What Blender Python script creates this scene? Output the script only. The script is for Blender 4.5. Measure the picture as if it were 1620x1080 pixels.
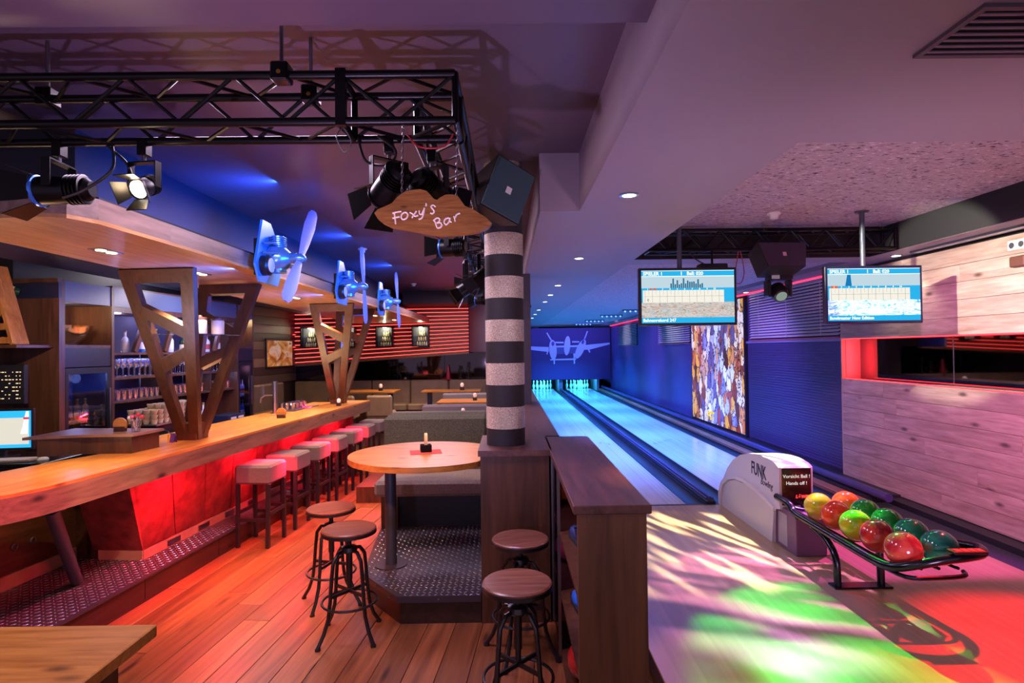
import bpy, math, random
from mathutils import Vector, Matrix
random.seed(11)
for _o in list(bpy.data.objects): bpy.data.objects.remove(_o)
scene = bpy.context.scene
col = scene.collection
PI = math.pi

# ------------------------------------------------------------------ camera
F_PX = 903.0
CAM = Vector((0, 0, 1.9))
def camera_axes(vpu=803.0, vpv=553.0, roll=math.radians(0.7)):
    d = Vector((vpu-810, vpv-540, F_PX)).normalized()
    up = Vector((-math.sin(roll), -math.cos(roll), 0))
    up = (up - d*up.dot(d)).normalized()
    x = d.cross(up)
    if x.x < 0: x = -x
    return x, d, up
_ax = camera_axes()
cam_data = bpy.data.cameras.new('camera')
cam_data.sensor_width = 36.0
cam_data.lens = F_PX/1620*36
cam_data.clip_start = 0.05
cam_data.clip_end = 100
cam = bpy.data.objects.new('camera', cam_data)
col.objects.link(cam)
_r = Vector((_ax[0].x, _ax[1].x, _ax[2].x))
_u = -Vector((_ax[0].y, _ax[1].y, _ax[2].y))
_b = -Vector((_ax[0].z, _ax[1].z, _ax[2].z))
_m = Matrix((( _r.x, _u.x, _b.x, CAM.x), (_r.y, _u.y, _b.y, CAM.y), (_r.z, _u.z, _b.z, CAM.z), (0, 0, 0, 1)))
cam.matrix_world = _m
scene.camera = cam

# ------------------------------------------------------------------ world, exposure
world = bpy.data.worlds.new('room_ambience')
scene.world = world
world.use_nodes = True
world.node_tree.nodes['Background'].inputs[0].default_value = (0.56, 0.42, 0.60, 1)
world.node_tree.nodes['Background'].inputs[1].default_value = 0.60
scene.view_settings.view_transform = 'Standard'
scene.view_settings.look = 'None'
scene.view_settings.gamma = 1.0
scene.view_settings.use_curve_mapping = False
scene.view_settings.exposure = 0.55

# ------------------------------------------------------------------ lamps of the room and added fill
def aim(o, target):
    d = Vector(target) - o.location
    o.rotation_euler = d.to_track_quat('-Z', 'Y').to_euler()
def spot(name, loc, target, color, power, angle=50, blend=0.6, radius=0.04, gobo=None):
    l = bpy.data.lights.new(name, 'SPOT')
    l.color = color; l.energy = power; l.spot_size = math.radians(angle); l.spot_blend = blend
    l.shadow_soft_size = radius
    o = bpy.data.objects.new(name, l); col.objects.link(o)
    o.location = loc; aim(o, target)
    if gobo:
        l.use_nodes = True
        nt = l.node_tree; em = nt.nodes['Emission']
        tc = nt.nodes.new('ShaderNodeTexCoord')
        mp = nt.nodes.new('ShaderNodeMapping'); mp.inputs['Scale'].default_value = gobo[0]
        mp.inputs['Rotation'].default_value = (0, 0, gobo[2])
        nz = nt.nodes.new('ShaderNodeTexNoise'); nz.inputs['Scale'].default_value = 1.0; nz.inputs['Detail'].default_value = 1.0
        rp = nt.nodes.new('ShaderNodeMapRange')
        rp.inputs[1].default_value = gobo[1][0]; rp.inputs[2].default_value = gobo[1][1]
        rp.inputs[3].default_value = 0.02; rp.inputs[4].default_value = 1.0
        nt.links.new(tc.outputs['Normal'], mp.inputs[0]); nt.links.new(mp.outputs[0], nz.inputs[0])
        nt.links.new(nz.outputs[0], rp.inputs[0]); nt.links.new(rp.outputs[0], em.inputs['Strength'])
    return o
def area(name, loc, target, color, power, sx, sy, spread=180):
    l = bpy.data.lights.new(name, 'AREA'); l.shape = 'RECTANGLE'
    l.size = sx; l.size_y = sy; l.color = color; l.energy = power; l.spread = math.radians(spread)
    o = bpy.data.objects.new(name, l); col.objects.link(o)
    o.location = loc; aim(o, target)
    return o
def point(name, loc, color, power, radius=0.05):
    l = bpy.data.lights.new(name, 'POINT'); l.color = color; l.energy = power; l.shadow_soft_size = radius
    o = bpy.data.objects.new(name, l); col.objects.link(o); o.location = loc
    return o
TH = math.radians(5.28)                       # the bar stands turned by this against the lanes
def Bw(x, y, z=0.0):
    return Vector((x*math.cos(TH)+y*math.sin(TH), -x*math.sin(TH)+y*math.cos(TH), z))

# bar: warm downlights in the wooden canopy, red strip under the counter
WARM = (1.0, 0.66, 0.33)
for k, (cx, cy) in enumerate([(-2.62, 3.75), (-2.6, 4.85), (-2.62, 5.95), (-2.62, 7.1), (-2.6, 8.2), (-2.55, 9.4), (-2.5, 10.8), (-2.45, 12.4)]):
    spot('canopy_downlight', (cx, cy, 2.565), (cx-0.15, cy, 0), WARM, 95, 96, 0.7, 0.03)
for k in range(4):
    p = Bw(-3.10, 4.5+1.15*k, 0.945)
    area('counter_red_strip', p, (p.x-0.35, p.y, 0.1), (1.0, 0.015, 0.05), 34, 0.03, 1.1)
# aisle: red and orange stage lamps on the truss
spot('truss_orange_lamp', (-1.0, 2.62, 2.72), (-1.75, 4.9, 0), (1.0, 0.27, 0.08), 230, 44, 0.8, 0.06)
spot('truss_red_lamp', (-0.72, 2.62, 2.72), (-2.4, 5.2, 0.3), (1.0, 0.07, 0.08), 420, 42, 0.8, 0.06)
spot('truss_aisle_lamp', (-0.35, 6.0, 2.6), (-2.3, 8.0, 0.2), (1.0, 0.34, 0.26), 170, 70, 0.8, 0.06)
spot('truss_violet_lamp', (-0.3, 3.2, 2.72), (0.0, 3.1, 0), (0.62, 0.36, 1.0), 60, 75, 0.8, 0.05)
spot('truss_table_lamp', (-0.32, 4.2, 2.72), (-0.75, 4.85, 1.0), (1.0, 0.62, 0.34), 95, 60, 0.8, 0.05)
spot('truss_platform_lamp', (-1.5, 2.62, 2.72), (-3.25, 3.75, 0.2), (1.0, 0.06, 0.16), 420, 34, 0.7, 0.05)
spot('truss_bar_end_lamp', (-1.25, 2.62, 2.72), (-3.25, 4.35, 0.55), (1.0, 0.62, 0.5), 150, 17, 0.5, 0.04)
# blue stage lamps on the aeroplane lights
for k, (ey, pw) in enumerate([(5.0, 190), (7.2, 190), (9.5, 190)]):
    spot('truss_blue_lamp', (-0.60, ey-1.0+0.12*k, 2.60), (-2.1, ey+0.1, 2.78), (0.01, 0.15, 1.0), pw, 56, 0.7, 0.04)
# lanes: violet and blue lamps along the ceiling
for k, (y, pw) in enumerate([(9.0, 46), (11.5, 60), (14.5, 70), (17.5, 75), (20.5, 70), (22.8, 40)]):
    area('lane_blue_lamp', (2.3, y, 2.86), (2.3, y, 0), (0.07-0.002*y, 0.15+0.006*y, 1.0), pw*3.3, 2.0, 0.25, 95)
area('pin_deck_lamp', (1.44, 24.45, 0.75), (1.44, 25.1, 0.15), (0.05, 0.6, 1.0), 26, 1.1, 0.06)
area('pin_deck_lamp', (3.08, 24.45, 0.75), (3.08, 25.1, 0.15), (0.05, 0.6, 1.0), 26, 1.1, 0.06)
area('masking_lamp', (2.4, 23.0, 2.85), (2.4, 24.3, 1.8), (0.20, 0.13, 1.0), 24, 3.4, 0.1)
# approach: moving heads with colour patterns
spot('moving_head_white', (2.75, 5.6, 2.5), (1.7, 5.15, 0.15), (1.0, 0.97, 0.85), 1300, 46, 0.35, 0.02, gobo=((3.0, 26.0, 5.0), (0.5, 0.62), 0.5))
spot('moving_head_green', (2.75, 5.6, 2.5), (1.9, 3.35, 0.15), (0.02, 1.0, 0.08), 1100, 29, 0.35, 0.02, gobo=((3.0, 14.0, 4.0), (0.38, 0.6), 0.4))
spot('moving_head_magenta', (3.75, 5.6, 2.80), (3.0, 4.3, 0.15), (0.95, 0.08, 0.85), 520, 50, 0.6, 0.03)
spot('moving_head_red', (3.9, 4.3, 2.80), (3.2, 3.0, 0.15), (1.0, 0.02, 0.03), 900, 44, 0.6, 0.03)
spot('moving_head_pink', (2.75, 5.6, 2.5), (1.95, 4.2, 0.15), (0.9, 0.35, 1.0), 800, 36, 0.4, 0.02, gobo=((3.0, 20.0, 5.0), (0.45, 0.62), 0.45))
spot('approach_amber_lamp', (0.78, 3.59, 2.84), (1.0, 2.85, 0.15), (1.0, 0.42, 0.12), 120, 32, 0.7, 0.04)
spot('approach_blue_lamp', (1.2, 6.0, 2.8), (1.25, 4.4, 0.15), (0.22, 0.20, 1.0), 340, 50, 0.8, 0.04)
for cy in (3.5, 5.9, 7.4):
    spot('counter_bounce_fill', Bw(-3.72, cy, 1.25), Bw(-2.9, cy+0.2, 2.58), (1.0, 0.66, 0.36), 34, 150, 0.9, 0.12)  # added warm fill, stands in for light bounced off the counter
for y in (15.0, 20.9):
    spot('blind_fill', (3.3, y, 2.84), (4.4, y, 2.4), (0.8, 0.75, 1.0), 26, 80, 0.8, 0.05)  # added fill to brighten the two far blinds
spot('desk_warm_fill', (-3.3, 3.9, 2.5), (-4.7, 5.15, 1.7), (1.0, 0.68, 0.42), 75, 80, 0.8, 0.05)  # added warm fill that lifts the dark end panel and desk
for y in (9.0, 12.5, 16.5):
    spot('violet_wall_fill', (2.6, y, 2.84), (4.4, y+0.8, 1.2), (0.42, 0.20, 1.0), 130, 90, 0.9, 0.05)  # added fill that turns the right wall violet
for y in (6.08, 8.65, 11.0):
    spot('soffit_downlight', (0.78, y, 2.84), (0.9, y, 0), (0.78, 0.66, 1.0), 40, 90, 0.7, 0.04)
spot('wall_downlight', (4.23, 6.15, 2.84), (4.33, 6.0, 0.5), (1.0, 0.86, 0.72), 42, 100, 0.8, 0.04)
spot('wall_wash_lamp', (2.2, 2.9, 2.8), (4.4, 5.9, 1.1), (1.0, 0.30, 0.72), 480, 66, 0.9, 0.06)
spot('wall_round_lamp', (1.9, 4.2, 2.84), (4.4, 5.4, 2.35), (1.0, 0.95, 0.70), 460, 40, 0.3, 0.02)
# purple glow of the room's uplights
spot('purple_uplight', (-0.9, 1.2, 1.3), (-0.6, 3.6, 3.28), (0.66, 0.42, 0.90), 100, 130, 0.9, 0.03)
spot('purple_uplight', (2.2, 1.4, 0.6), (2.1, 4.6, 2.9), (0.88, 0.52, 0.80), 120, 100, 0.9, 0.3)

# added fill areas for the bar room, and added blue light above the canopy
for y, pw in ((1.0, 60), (3.2, 42), (5.6, 36), (8.2, 36), (11.0, 50)):
    area('bar_fill_area', (-1.3, y, 3.22), (-1.3, y, 0), (0.86, 0.64, 0.92), pw, 1.2, 0.5)
area('desk_fill_area', (-3.9, 4.1, 3.2), (-4.2, 4.9, 1.0), (0.4, 0.46, 1.0), 36, 0.6, 0.4)  # added bluish fill over the desk
area('work_aisle_fill', (-3.75, 7.0, 2.68), (-4.3, 7.0, 1.2), (0.9, 0.78, 0.85), 45, 0.3, 2.4)  # added fill for the shielded back bar
for y in (4.6, 6.8, 9.2):
    area('canopy_blue_fill', (-2.12, y, 2.735), (-2.62, y, 2.98), (0.02, 0.10, 1.0), 34, 0.06, 2.0)  # added blue light for the bulkhead, not a fitted strip

# ------------------------------------------------------------------ materials
def lin(h):
    h = h.lstrip('#'); r = [int(h[i:i+2], 16)/255 for i in (0, 2, 4)]
    return tuple(((c/12.92) if c <= 0.04045 else ((c+0.055)/1.055)**2.4) for c in r)
MATS = {}
def mat(name, hexc, rough=0.5, metal=0.0, emit=None, estr=0.0, noise=None, bump=None, coat=0.0, spec=0.5):
    if name in MATS: return MATS[name]
    m = bpy.data.materials.new(name); m.use_nodes = True
    nt = m.node_tree; b = nt.nodes['Principled BSDF']
    c = lin(hexc)
    b.inputs['Base Color'].default_value = (*c, 1); b.inputs['Roughness'].default_value = rough
    b.inputs['Metallic'].default_value = metal; b.inputs['Coat Weight'].default_value = coat
    b.inputs['Specular IOR Level'].default_value = spec
    if emit:
        b.inputs['Emission Color'].default_value = (*lin(emit), 1); b.inputs['Emission Strength'].default_value = estr
    if noise or bump:
        tc = nt.nodes.new('ShaderNodeTexCoord')
        nz = nt.nodes.new('ShaderNodeTexNoise'); nz.inputs['Detail'].default_value = 4
        nz.inputs['Scale'].default_value = (noise or bump)[0]
        nt.links.new(tc.outputs['Object'], nz.inputs['Vector'])
        if noise:
            mx = nt.nodes.new('ShaderNodeMix'); mx.data_type = 'RGBA'
            a = noise[1]
            mx.inputs[6].default_value = (*[max(0, v*(1-a)) for v in c], 1)
            mx.inputs[7].default_value = (*[min(1, v*(1+a)) for v in c], 1)
            st = nt.nodes.new('ShaderNodeMapRange'); st.inputs[1].default_value = 0.32; st.inputs[2].default_value = 0.68
            nt.links.new(nz.outputs[0], st.inputs[0]); nt.links.new(st.outputs[0], mx.inputs[0])
            nt.links.new(mx.outputs[2], b.inputs['Base Color'])
        if bump:
            n2 = nt.nodes.new('ShaderNodeTexNoise'); n2.inputs['Scale'].default_value = bump[0]; n2.inputs['Detail'].default_value = 3
            nt.links.new(tc.outputs['Object'], n2.inputs['Vector'])
            bp = nt.nodes.new('ShaderNodeBump'); bp.inputs['Strength'].default_value = bump[1]; bp.inputs['Distance'].default_value = 0.01
            nt.links.new(n2.outputs[0], bp.inputs['Height']); nt.links.new(bp.outputs[0], b.inputs['Normal'])
    MATS[name] = m
    return m
def wood(name, dark, light, axis='Y', scale=1.0, rough=0.4, knots=True, vary=0.25):
    if name in MATS: return MATS[name]
    m = bpy.data.materials.new(name); m.use_nodes = True
    nt = m.node_tree; b = nt.nodes['Principled BSDF']; L = nt.links.new
    tc = nt.nodes.new('ShaderNodeTexCoord'); oi = nt.nodes.new('ShaderNodeObjectInfo')
    ad = nt.nodes.new('ShaderNodeVectorMath'); ad.operation = 'MULTIPLY_ADD'
    ad.inputs[1].default_value = (37.0, 53.0, 29.0)
    L(oi.outputs['Random'], ad.inputs[0]); L(tc.outputs['Object'], ad.inputs[2])
    mp = nt.nodes.new('ShaderNodeMapping')
    s = {'X': (0.9, 9, 9), 'Y': (9, 0.9, 9), 'Z': (9, 9, 0.9)}[axis]
    mp.inputs['Scale'].default_value = tuple(v*scale for v in s)
    L(ad.outputs[0], mp.inputs[0])
    nz = nt.nodes.new('ShaderNodeTexNoise'); nz.inputs['Scale'].default_value = 1.6; nz.inputs['Detail'].default_value = 6
    nz.inputs['Distortion'].default_value = 1.2
    L(mp.outputs[0], nz.inputs['Vector'])
    n2 = nt.nodes.new('ShaderNodeTexNoise'); n2.inputs['Scale'].default_value = 7; n2.inputs['Detail'].default_value = 5
    L(mp.outputs[0], n2.inputs['Vector'])
    av = nt.nodes.new('ShaderNodeMath'); av.operation = 'MULTIPLY_ADD'; av.inputs[1].default_value = 0.35
    L(n2.outputs[0], av.inputs[0])
    sc = nt.nodes.new('ShaderNodeMath'); sc.operation = 'MULTIPLY'; sc.inputs[1].default_value = 0.65
    L(nz.outputs[0], sc.inputs[0]); L(sc.outputs[0], av.inputs[2])
    cr = nt.nodes.new('ShaderNodeValToRGB')
    cr.color_ramp.elements[0].position = 0.33; cr.color_ramp.elements[0].color = (*lin(dark), 1)
    cr.color_ramp.elements[1].position = 0.68; cr.color_ramp.elements[1].color = (*lin(light), 1)
    L(av.outputs[0], cr.inputs[0])
    hv = nt.nodes.new('ShaderNodeHueSaturation')
    mr = nt.nodes.new('ShaderNodeMapRange'); mr.inputs[3].default_value = 1-vary; mr.inputs[4].default_value = 1+vary
    L(oi.outputs['Random'], mr.inputs[0]); L(mr.outputs[0], hv.inputs['Value']); L(cr.outputs[0], hv.inputs['Color'])
    out = hv.outputs[0]
    if knots:
        m3 = nt.nodes.new('ShaderNodeMapping'); m3.inputs['Scale'].default_value = tuple((2.4*scale if a == axis else 6.0*scale) for a in 'XYZ')
        L(ad.outputs[0], m3.inputs[0])
        vo = nt.nodes.new('ShaderNodeTexVoronoi'); vo.inputs['Scale'].default_value = 1.0
        L(m3.outputs[0], vo.inputs['Vector'])
        kr = nt.nodes.new('ShaderNodeMapRange'); kr.inputs[1].default_value = 0.05; kr.inputs[2].default_value = 0.16
        L(vo.outputs['Distance'], kr.inputs[0])
        mx = nt.nodes.new('ShaderNodeMix'); mx.data_type = 'RGBA'
        mx.inputs[6].default_value = (*[v*0.35 for v in lin(dark)], 1)
        L(kr.outputs[0], mx.inputs[0]); L(out, mx.inputs[7]); out = mx.outputs[2]
    L(out, b.inputs['Base Color'])
    b.inputs['Roughness'].default_value = rough
    bp = nt.nodes.new('ShaderNodeBump'); bp.inputs['Strength'].default_value = 0.12; bp.inputs['Distance'].default_value = 0.004
    L(n2.outputs[0], bp.inputs['Height']); L(bp.outputs[0], b.inputs['Normal'])
    MATS[name] = m
    return m
def emis(name, hexc, strength):
    if name in MATS: return MATS[name]
    m = bpy.data.materials.new(name); m.use_nodes = True
    nt = m.node_tree; nt.nodes.remove(nt.nodes['Principled BSDF'])
    e = nt.nodes.new('ShaderNodeEmission'); e.inputs[0].default_value = (*lin(hexc), 1); e.inputs[1].default_value = strength
    nt.links.new(e.outputs[0], nt.nodes['Material Output'].inputs[0])
    MATS[name] = m
    return m
def glassy(name, hexc, gloss=0.35, rough=0.03):
    if name in MATS: return MATS[name]
    m = bpy.data.materials.new(name); m.use_nodes = True
    nt = m.node_tree; nt.nodes.remove(nt.nodes['Principled BSDF'])
    t = nt.nodes.new('ShaderNodeBsdfTransparent'); t.inputs[0].default_value = (*lin(hexc), 1)
    g = nt.nodes.new('ShaderNodeBsdfGlossy'); g.inputs['Roughness'].default_value = rough
    mx = nt.nodes.new('ShaderNodeMixShader'); mx.inputs[0].default_value = gloss
    nt.links.new(t.outputs[0], mx.inputs[1]); nt.links.new(g.outputs[0], mx.inputs[2])
    nt.links.new(mx.outputs[0], nt.nodes['Material Output'].inputs[0])
    MATS[name] = m
    return m

# ------------------------------------------------------------------ geometry helpers
class MB:
    def __init__(s): s.v = []; s.f = []
    def add(s, vs, fs):
        n = len(s.v); s.v += [tuple(v) for v in vs]; s.f += [tuple(i+n for i in f) for f in fs]; return s
    def box(s, x0, x1, y0, y1, z0, z1, c=0.0):
        if c <= 0:
            return s.add([(x0,y0,z0),(x1,y0,z0),(x1,y1,z0),(x0,y1,z0),(x0,y0,z1),(x1,y0,z1),(x1,y1,z1),(x0,y1,z1)],
                  [(0,3,2,1),(4,5,6,7),(0,1,5,4),(1,2,6,5),(2,3,7,6),(3,0,4,7)])
        c = min(c, (x1-x0)*0.49, (y1-y0)*0.49, (z1-z0)*0.49)
        v = []; idx = {}
        for i, x in enumerate((x0, x1)):
            for j, y in enumerate((y0, y1)):
                for k, z in enumerate((z0, z1)):
                    dx, dy, dz = (c if i == 0 else -c), (c if j == 0 else -c), (c if k == 0 else -c)
                    idx[i,j,k,0] = len(v); v.append((x, y+dy, z+dz))
                    idx[i,j,k,1] = len(v); v.append((x+dx, y, z+dz))
                    idx[i,j,k,2] = len(v); v.append((x+dx, y+dy, z))
        f = []
        q = lambda *a: f.append(tuple(idx[t] for t in a))
        for i in (0, 1): q(*[(i,j,k,0) for j, k in ((0,0),(0,1),(1,1),(1,0))])
        for j in (0, 1): q(*[(i,j,k,1) for i, k in ((0,0),(1,0),(1,1),(0,1))])
        for k in (0, 1): q(*[(i,j,k,2) for i, j in ((0,0),(0,1),(1,1),(1,0))])
        for i in (0, 1):
            for j in (0, 1): q((i,j,0,0),(i,j,1,0),(i,j,1,1),(i,j,0,1))
            for k in (0, 1): q((i,0,k,0),(i,1,k,0),(i,1,k,2),(i,0,k,2))
        for j in (0, 1):
            for k in (0, 1): q((0,j,k,1),(1,j,k,1),(1,j,k,2),(0,j,k,2))
        for i in (0, 1):
            for j in (0, 1):
                for k in (0, 1): q((i,j,k,0),(i,j,k,1),(i,j,k,2))
        return s.add(v, f)
    def xbox(s, M, sx, sy, sz, c=0.0):
        t = MB().box(-sx/2, sx/2, -sy/2, sy/2, -sz/2, sz/2, c)
        return s.add([M @ Vector(v) for v in t.v], t.f)
    def bar(s, p0, p1, w, d, up=(0,0,1), c=0.0):
        p0, p1 = Vector(p0), Vector(p1); a = p1-p0; L = a.length; a.normalize()
        u = Vector(up); u = u - a*u.dot(a)
        if u.length < 1e-5: u = Vector((1,0,0)); u = u - a*u.dot(a)
        u.normalize(); w_ = a.cross(u)
        M = Matrix((( w_.x, a.x, u.x, (p0.x+p1.x)/2), (w_.y, a.y, u.y, (p0.y+p1.y)/2), (w_.z, a.z, u.z, (p0.z+p1.z)/2), (0,0,0,1)))
        return s.xbox(M, w, L, d, c)
    def cyl(s, p0, p1, r0, r1=None, n=14, caps=True):
        r1 = r0 if r1 is None else r1
        p0, p1 = Vector(p0), Vector(p1); a = (p1-p0).normalized()
        u = a.orthogonal().normalized(); w = a.cross(u)
        vs = [p0+(u*math.cos(2*PI*i/n)+w*math.sin(2*PI*i/n))*r0 for i in range(n)] + [p1+(u*math.cos(2*PI*i/n)+w*math.sin(2*PI*i/n))*r1 for i in range(n)]
        fs = [(i, (i+1) % n, n+(i+1) % n, n+i) for i in range(n)]
        if caps: fs += [tuple(range(n-1, -1, -1)), tuple(range(n, 2*n))]
        return s.add(vs, fs)
    def tube(s, pts, r, n=8, closed=False):
        pts = [Vector(p) for p in pts]; N = len(pts); vs = []; prev = None
        for i, p in enumerate(pts):
            a = (pts[(i+1) % N]-pts[i-1]) if closed else (pts[min(i+1, N-1)]-pts[max(i-1, 0)])
            a.normalize()
            if prev is None: u = a.orthogonal().normalized()
            else:
                u = prev - a*prev.dot(a)
                u = u.normalized() if u.length > 1e-6 else a.orthogonal().normalized()
            prev = u; w = a.cross(u)
            rr = r[i] if isinstance(r, (list, tuple)) else r
            vs += [p+(u*math.cos(2*PI*k/n)+w*math.sin(2*PI*k/n))*rr for k in range(n)]
        fs = []
        for i in range(N if closed else N-1):
            j = (i+1) % N
            fs += [(i*n+k, i*n+(k+1) % n, j*n+(k+1) % n, j*n+k) for k in range(n)]
        if not closed: fs += [tuple(range(n-1, -1, -1)), tuple(range((N-1)*n, N*n))]
        return s.add(vs, fs)
    def lathe(s, prof, n=20, o=(0,0,0), M=None, caps=True):
        vs = []; fs = []
        for (r, z) in prof: vs += [Vector((r*math.cos(2*PI*i/n), r*math.sin(2*PI*i/n), z)) for i in range(n)]
        for j in range(len(prof)-1): fs += [(j*n+i, j*n+(i+1) % n, (j+1)*n+(i+1) % n, (j+1)*n+i) for i in range(n)]
        if caps: fs += [tuple(range(n-1, -1, -1)), tuple(range((len(prof)-1)*n, len(prof)*n))]
        o = Vector(o)
        return s.add([((M @ v) if M else v)+o for v in vs], fs)
    def prism(s, poly, a0, a1, fn=lambda p, h: (p[0], p[1], h)):
        n = len(poly)
        vs = [fn(p, a0) for p in poly] + [fn(p, a1) for p in poly]
        return s.add(vs, [tuple(range(n-1, -1, -1)), tuple(range(n, 2*n))] + [(i, (i+1) % n, n+(i+1) % n, n+i) for i in range(n)])
    def sphere(s, c, r, n=20, m=12, sc=(1,1,1)):
        c = Vector(c)
        prof = [(max(1e-4, r*math.sin(PI*j/m)), -r*math.cos(PI*j/m)) for j in range(m+1)]
        t = MB().lathe(prof, n)
        return s.add([Vector((v[0]*sc[0], v[1]*sc[1], v[2]*sc[2]))+c for v in t.v], t.f)
    def xf(s, M): s.v = [tuple(M @ Vector(v)) for v in s.v]; return s
    def mesh(s, name, m, angle=35):
        me = bpy.data.meshes.new(name); me.from_pydata(s.v, [], s.f); me.update()
        import bmesh
        bm = bmesh.new(); bm.from_mesh(me); bmesh.ops.recalc_face_normals(bm, faces=bm.faces); bm.to_mesh(me); bm.free()
        if m: me.materials.append(m)
        if angle:
            me.polygons.foreach_set('use_smooth', [True]*len(me.polygons))
            me.set_sharp_from_angle(angle=math.radians(angle))
        return me
    def build(s, name, m, parent=None, loc=None, rot=None, angle=35):
        return mobj(name, s.mesh(name, m, angle), parent, loc, rot)
def mobj(name, me, parent=None, loc=None, rot=None):
    o = bpy.data.objects.new(name, me); col.objects.link(o)
    if parent: o.parent = parent
    if loc is not None: o.location = loc
    if rot is not None: o.rotation_euler = rot
    return o
def tag(o, label, cat, group=None):
    o['label'] = label; o['category'] = cat
    if group: o['group'] = group
    return o
def thing(name, label, cat, loc=(0,0,0), rz=0.0, group=None, rot=None):
    o = bpy.data.objects.new(name, None); o.empty_display_size = 0.1; col.objects.link(o)
    o.location = loc; o.rotation_euler = rot if rot else (0, 0, rz)
    return tag(o, label, cat, group)
def struct(o): o['kind'] = 'structure'; return o
def stuff(o): o['kind'] = 'stuff'; return o
def dup(root, loc, rz=None, label=None, group=None, rot=None, scale=None):
    r = root.copy(); col.objects.link(r); r.location = loc
    if rz is not None: r.rotation_euler = (0, 0, rz)
    if rot is not None: r.rotation_euler = rot
    if scale is not None: r.scale = scale
    if label: r['label'] = label
    if group: r['group'] = group
    for ch in list(root.children):
        c = ch.copy(); col.objects.link(c); c.parent = r
        for g in ch.children:
            d = g.copy(); col.objects.link(d); d.parent = c
    return r
def text(body, name, m, parent, loc, rot, size, shear=0.0, align='LEFT', depth=0.0008, sx=1.0, bold=0.0):
    cu = bpy.data.curves.new(name, 'FONT'); cu.body = body; cu.size = size; cu.shear = shear
    cu.align_x = align; cu.extrude = depth; cu.offset = bold; cu.resolution_u = 3
    tmp = bpy.data.objects.new(name, cu); col.objects.link(tmp)
    dg = bpy.context.evaluated_depsgraph_get()
    me = bpy.data.meshes.new_from_object(tmp.evaluated_get(dg))
    bpy.data.objects.remove(tmp); me.materials.clear(); me.materials.append(m)
    o = mobj(name, me, parent, loc, rot); o.scale = (sx, 1, 1)
    return o
def inpoly(x, y, P):
    r = False; j = len(P)-1
    for i in range(len(P)):
        if (P[i][1] > y) != (P[j][1] > y) and x < (P[j][0]-P[i][0])*(y-P[i][1])/(P[j][1]-P[i][1])+P[i][0]: r = not r
        j = i
    return r

# shared materials
OAK = wood('oak_top', '#96591f', '#cc8a40', 'Y', 1.0, 0.33, True, 0.08)
OAKX = wood('oak_top_cross', '#96591f', '#cc8a40', 'X', 1.0, 0.33, True, 0.08)
WALNUT = wood('walnut', '#38200f', '#603a22', 'Z', 0.7, 0.38, False, 0.1)
WALNUTY = wood('walnut_lengthwise', '#38200f', '#603a22', 'Y', 0.7, 0.34, False, 0.1)
CANOPY = wood('canopy_wood', '#96683c', '#c89a66', 'Y', 0.8, 0.35, False, 0.06)
FRAMEW = wood('frame_wood', '#40240f', '#613a1f', 'Z', 0.8, 0.45, False, 0.06)
PLANKM = wood('floor_plank', '#5c3019', '#96582f', 'Y', 0.9, 0.36, True, 0.28)
PANELW = wood('panel_plank', '#8a7268', '#bea89c', 'Y', 0.9, 0.5, True, 0.1)
BLACK = mat('black_metal', '#0b0b0d', 0.35, 0.6)
BLACKP = mat('black_plastic', '#0c0c0e', 0.45)
IRON = mat('dark_iron', '#454345', 0.3, 0.8)
STEEL = mat('brushed_steel', '#9a9ca2', 0.28, 1.0)
GREYST = mat('grey_painted_steel', '#4b5260', 0.4, 0.5)
WHITE = mat('white_plastic', '#d8d8d4', 0.4)
GLASS = glassy('clear_glass', '#f2f6ff', 0.3)

# ================================================================== SETTING
CEILM = mat('ceiling_paint', '#8a7f88', 0.6, bump=(60, 0.05))
CEILD = mat('bar_ceiling_paint', '#5c5060', 0.45)
DARKW = mat('dark_wall_paint', '#17161c', 0.6)
BLUEW = mat('blue_wall_paint', '#54447e', 0.5, noise=(1.2, 0.15))
# bar floor: a slab and single planks on it, laid along the bar
fl = struct(MB().box(-7.2, 0.8, -1.0, 14.3, -0.12, -0.02).build('floor', mat('subfloor', '#4a2c1c', 0.6)))
fr = MB().box(-0.0935, 0.0935, -0.5, 0.5, -0.02, 0.0, 0.002).mesh('plank', PLANKM)
row = 0; x = -3.22
while x < 0.62:
    y = 0.4 - random.random()*1.4
    while y < 13.6:
        L = random.uniform(1.5, 2.6)
        c = Bw(x+0.095, y+L/2, 0)
        if c.x < 0.68:
            p = mobj('plank', fr, fl, c, (0, 0, -TH)); p.scale = (1, (L-0.004), 1)
        y += L
    x += 0.19; row += 1

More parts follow.
